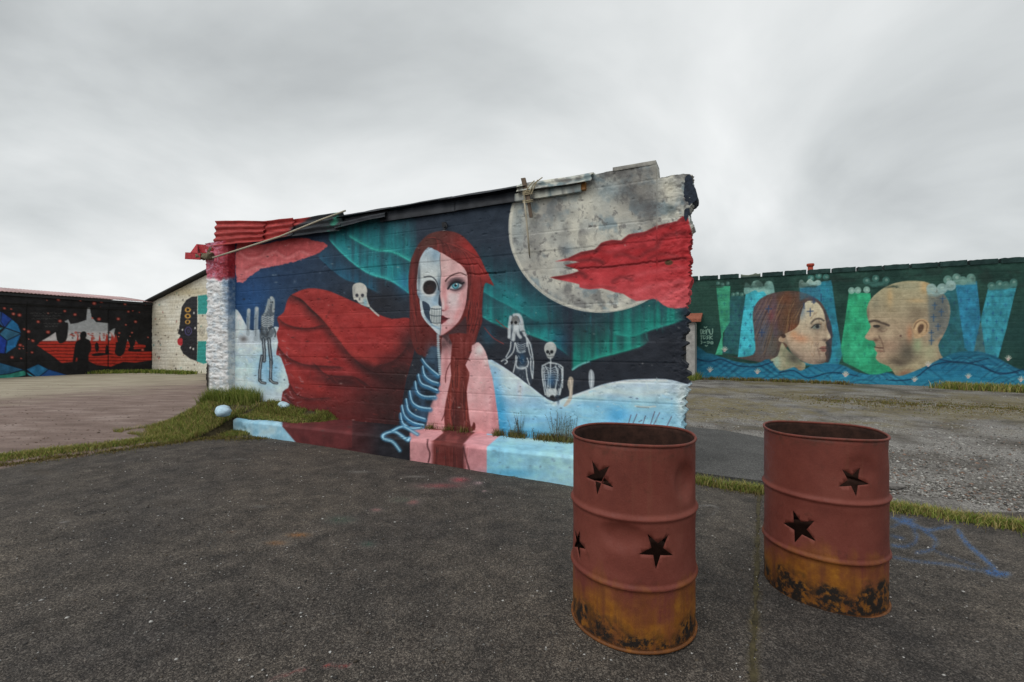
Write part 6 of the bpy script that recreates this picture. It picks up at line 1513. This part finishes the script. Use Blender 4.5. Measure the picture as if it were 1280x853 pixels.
stuff('grass', 'green grass growing on the bank at the left foot of the mural wall', [
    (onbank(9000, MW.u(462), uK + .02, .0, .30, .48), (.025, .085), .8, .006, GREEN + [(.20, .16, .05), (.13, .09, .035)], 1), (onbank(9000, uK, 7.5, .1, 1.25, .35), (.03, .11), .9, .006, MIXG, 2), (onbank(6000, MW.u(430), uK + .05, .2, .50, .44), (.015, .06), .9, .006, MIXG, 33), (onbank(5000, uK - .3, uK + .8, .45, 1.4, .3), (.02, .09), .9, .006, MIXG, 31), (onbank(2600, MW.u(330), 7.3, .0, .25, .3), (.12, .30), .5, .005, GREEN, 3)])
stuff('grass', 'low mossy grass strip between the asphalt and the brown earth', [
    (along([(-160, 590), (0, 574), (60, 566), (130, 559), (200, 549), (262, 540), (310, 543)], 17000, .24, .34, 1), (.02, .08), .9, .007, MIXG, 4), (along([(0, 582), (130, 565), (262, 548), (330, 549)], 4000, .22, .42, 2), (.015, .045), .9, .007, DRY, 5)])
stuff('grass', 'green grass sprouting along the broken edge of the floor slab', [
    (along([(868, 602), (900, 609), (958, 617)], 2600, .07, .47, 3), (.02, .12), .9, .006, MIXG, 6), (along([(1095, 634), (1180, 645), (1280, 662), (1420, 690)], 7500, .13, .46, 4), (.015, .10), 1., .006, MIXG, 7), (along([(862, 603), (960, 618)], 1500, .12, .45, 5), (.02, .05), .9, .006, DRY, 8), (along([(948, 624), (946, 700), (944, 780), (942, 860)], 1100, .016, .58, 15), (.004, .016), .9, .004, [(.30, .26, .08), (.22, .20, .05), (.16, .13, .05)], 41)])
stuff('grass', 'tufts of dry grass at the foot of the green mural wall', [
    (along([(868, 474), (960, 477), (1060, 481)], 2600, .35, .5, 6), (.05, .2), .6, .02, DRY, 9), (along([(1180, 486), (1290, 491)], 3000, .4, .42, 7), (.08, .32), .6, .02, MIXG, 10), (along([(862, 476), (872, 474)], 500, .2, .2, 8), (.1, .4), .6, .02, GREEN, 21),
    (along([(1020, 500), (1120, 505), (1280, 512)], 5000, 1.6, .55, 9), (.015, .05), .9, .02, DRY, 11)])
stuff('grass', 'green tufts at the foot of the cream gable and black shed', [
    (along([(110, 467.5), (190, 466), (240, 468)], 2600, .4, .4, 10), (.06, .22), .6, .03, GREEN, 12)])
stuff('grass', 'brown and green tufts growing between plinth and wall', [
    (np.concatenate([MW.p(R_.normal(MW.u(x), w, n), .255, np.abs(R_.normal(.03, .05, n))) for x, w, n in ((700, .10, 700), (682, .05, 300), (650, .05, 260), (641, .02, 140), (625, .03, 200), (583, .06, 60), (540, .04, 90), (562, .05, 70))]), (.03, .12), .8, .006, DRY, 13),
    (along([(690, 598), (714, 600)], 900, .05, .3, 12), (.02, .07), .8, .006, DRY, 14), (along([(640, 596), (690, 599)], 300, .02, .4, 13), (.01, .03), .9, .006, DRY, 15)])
def weed(pos, h, n, seed, lab):
    rn = random.Random(seed); root = empty('dry_weed', pos, lab, 'weed', 'weeds by the blue plinth')
    bs, bl = bmesh.new(), bmesh.new(); p0 = Vector(pos)
    for k in range(n):
        a = rn.uniform(0, 6.28); l = rn.uniform(.08, .3) * h; hh = h * rn.uniform(.5, 1)
        b0 = p0 + Vector((rn.uniform(-.05, .05), rn.uniform(-.02, .02), -.01)); t = b0 + Vector((math.cos(a) * l, math.sin(a) * l * .4, hh)); m = (b0 + t) / 2 + Vector((0, 0, .06 * h))
        tube(bs, [b0, m, t], [.0022, .0018, .001], 4)
        for q in range(7):
            f = rn.uniform(.35, 1); c = b0.lerp(t, f); r = rn.uniform(.006, .013); d = Vector((rn.uniform(-1, 1), rn.uniform(-1, 1), rn.uniform(-.3, 1))) * r * 2
            e = d.cross(Vector((.3, .5, .8))).normalized() * r * .45
            v = [bl.verts.new(c), bl.verts.new(c + d * .5 + e), bl.verts.new(c + d), bl.verts.new(c + d * .5 - e)]; bl.faces.new(v)
    bm_obj('stems', bs, M_WEEDS, root); bm_obj('leaves', bl, M_WEEDL, root)
M_WEEDS = simple('weed_stem', (.11, .085, .05), .85, 50, .4); M_WEEDL = simple('weed_leaf', (.12, .13, .07), .85, 50, .5)
for i, (x, h, n, lab) in enumerate(((646, .30, 14, 'thin dry weed on the plinth beside the pink painted body'), (698, .36, 20, 'bushy dry weed on the plinth behind the drum with the low star'), (712, .30, 14, 'dry weed on the plinth half hidden by the drum rim'), (668, .14, 8, 'short weed sprig on the plinth between two taller weeds'))):
    weed(tuple(MW.V(MW.u(x, .06), .26, .06)), h, n, 60 + i, lab)
g_ = ground_at(700, 596); weed(tuple(g_ + np.array([0, .0, .0])), .27, 12, 71, 'thin weed growing at the ground against the blue plinth front')
# loose stone by the drum
q = ground_at(1119, 611); o = lumpy('stone', M_ROCK, (0, 0, 0), (.10, .05, .022), None, 44, .2, 3, .1, 1.2); o.location = (q[0], q[1], q[2] + .022); tag(o, 'flat grey stone slab lying behind the scorched drum', 'stone')
# scattered chips
ico = np.array([(1, 0, 0), (-1, 0, 0), (0, 1, 0), (0, -1, 0), (0, 0, 1), (0, 0, -1)], float); tri = np.array([(0, 2, 4), (2, 1, 4), (1, 3, 4), (3, 0, 4), (2, 0, 5), (1, 2, 5), (3, 1, 5), (0, 3, 5)])
def chips(name, lab, n, fn, s, cols, seed):
    rn = np.random.default_rng(seed); P = fn(rn, n); n = len(P)
    sz = s[0] + (s[1] - s[0]) * rn.beta(1, 4, n); V = ico[None] * sz[:, None, None] * rn.uniform(.55, 1.2, (n, 6, 3)); V[:, :, 2] *= .55
    a = rn.uniform(0, 6.28, n); c, q = np.cos(a)[:, None], np.sin(a)[:, None]
    V = np.stack([V[..., 0] * c - V[..., 1] * q, V[..., 0] * q + V[..., 1] * c, V[..., 2]], -1) + P[:, None]
    C = np.repeat((np.array(cols)[rn.integers(0, len(cols), n)] * rn.uniform(.7, 1.2, n)[:, None])[:, None], 6, 1)
    return tag(mesh_np(name, V.reshape(-1, 3), (tri[None] + (np.arange(n) * 6)[:, None, None]).reshape(-1, 3), M_GRASS, None, C.reshape(-1, 3), False), lab, 'gravel', kind='stuff')
def f1(rn, n):
    x = rn.uniform(-4.5, 4.2, n * 3); y = 1.3 + 5.2 * rn.beta(1.1, 1.6, n * 3); d = (np.stack([x, y], 1) - MW.o) @ MW.dn; k = d > (.62 if 0 else .64)
    x, y = x[k][:n], y[k][:n]; return np.stack([x, y, gz(x) + .001], 1)
chips('stone_chips', 'small grey stone chips loose on the dark asphalt', 9000, f1, (.003, .014), [(.06, .057, .054), (.10, .095, .09), (.17, .165, .155), (.045, .043, .042), (.42, .41, .39), (.08, .065, .05)], 5)
def f2(rn, n):
    px = rn.uniform(866, 1500, n * 2); py = 480 + 165 * rn.beta(1.6, 1.2, n * 2); k = (py < np.interp(px, [860, 960, 1115, 1280, 1600], [600, 612, 632, 662, 725]))
    G = [ground_at(a, b) for a, b in zip(px[k][:n], py[k][:n])]; G = np.array(G)
    r = G[:, :2] - MW.o; u, d = r @ MW.du, r @ MW.dn
    keep = ~((u > -1.25) & (u < 1.5) & (d < -.2) & (d > -3)); keep &= fbm(G[:, 0] * .9, G[:, 1] * .9, 640, 3) > .42
    return G[keep] + np.array([0, 0, .003])
chips('gravel', 'pale loose gravel spread over the ground beyond the grass strip', 14000, f2, (.006, .032), [(.18, .17, .155), (.32, .31, .285), (.12, .115, .10), (.46, .45, .42), (.08, .075, .07), (.24, .16, .12)], 6)
def f3(rn, n):
    px = rn.uniform(-100, 255, n); py = rn.uniform(478, 556, n); k = py < np.interp(px, [-100, 0, 130, 255], [590, 570, 552, 530]); return np.array([ground_at(a, b) for a, b in zip(px[k], py[k])]) + np.array([0, 0, .002])
chips('stone_chips', 'scattered stone chips on the reddish packed earth', 1100, f3, (.006, .028), [(.20, .15, .125), (.13, .09, .07), (.28, .24, .21)], 8)
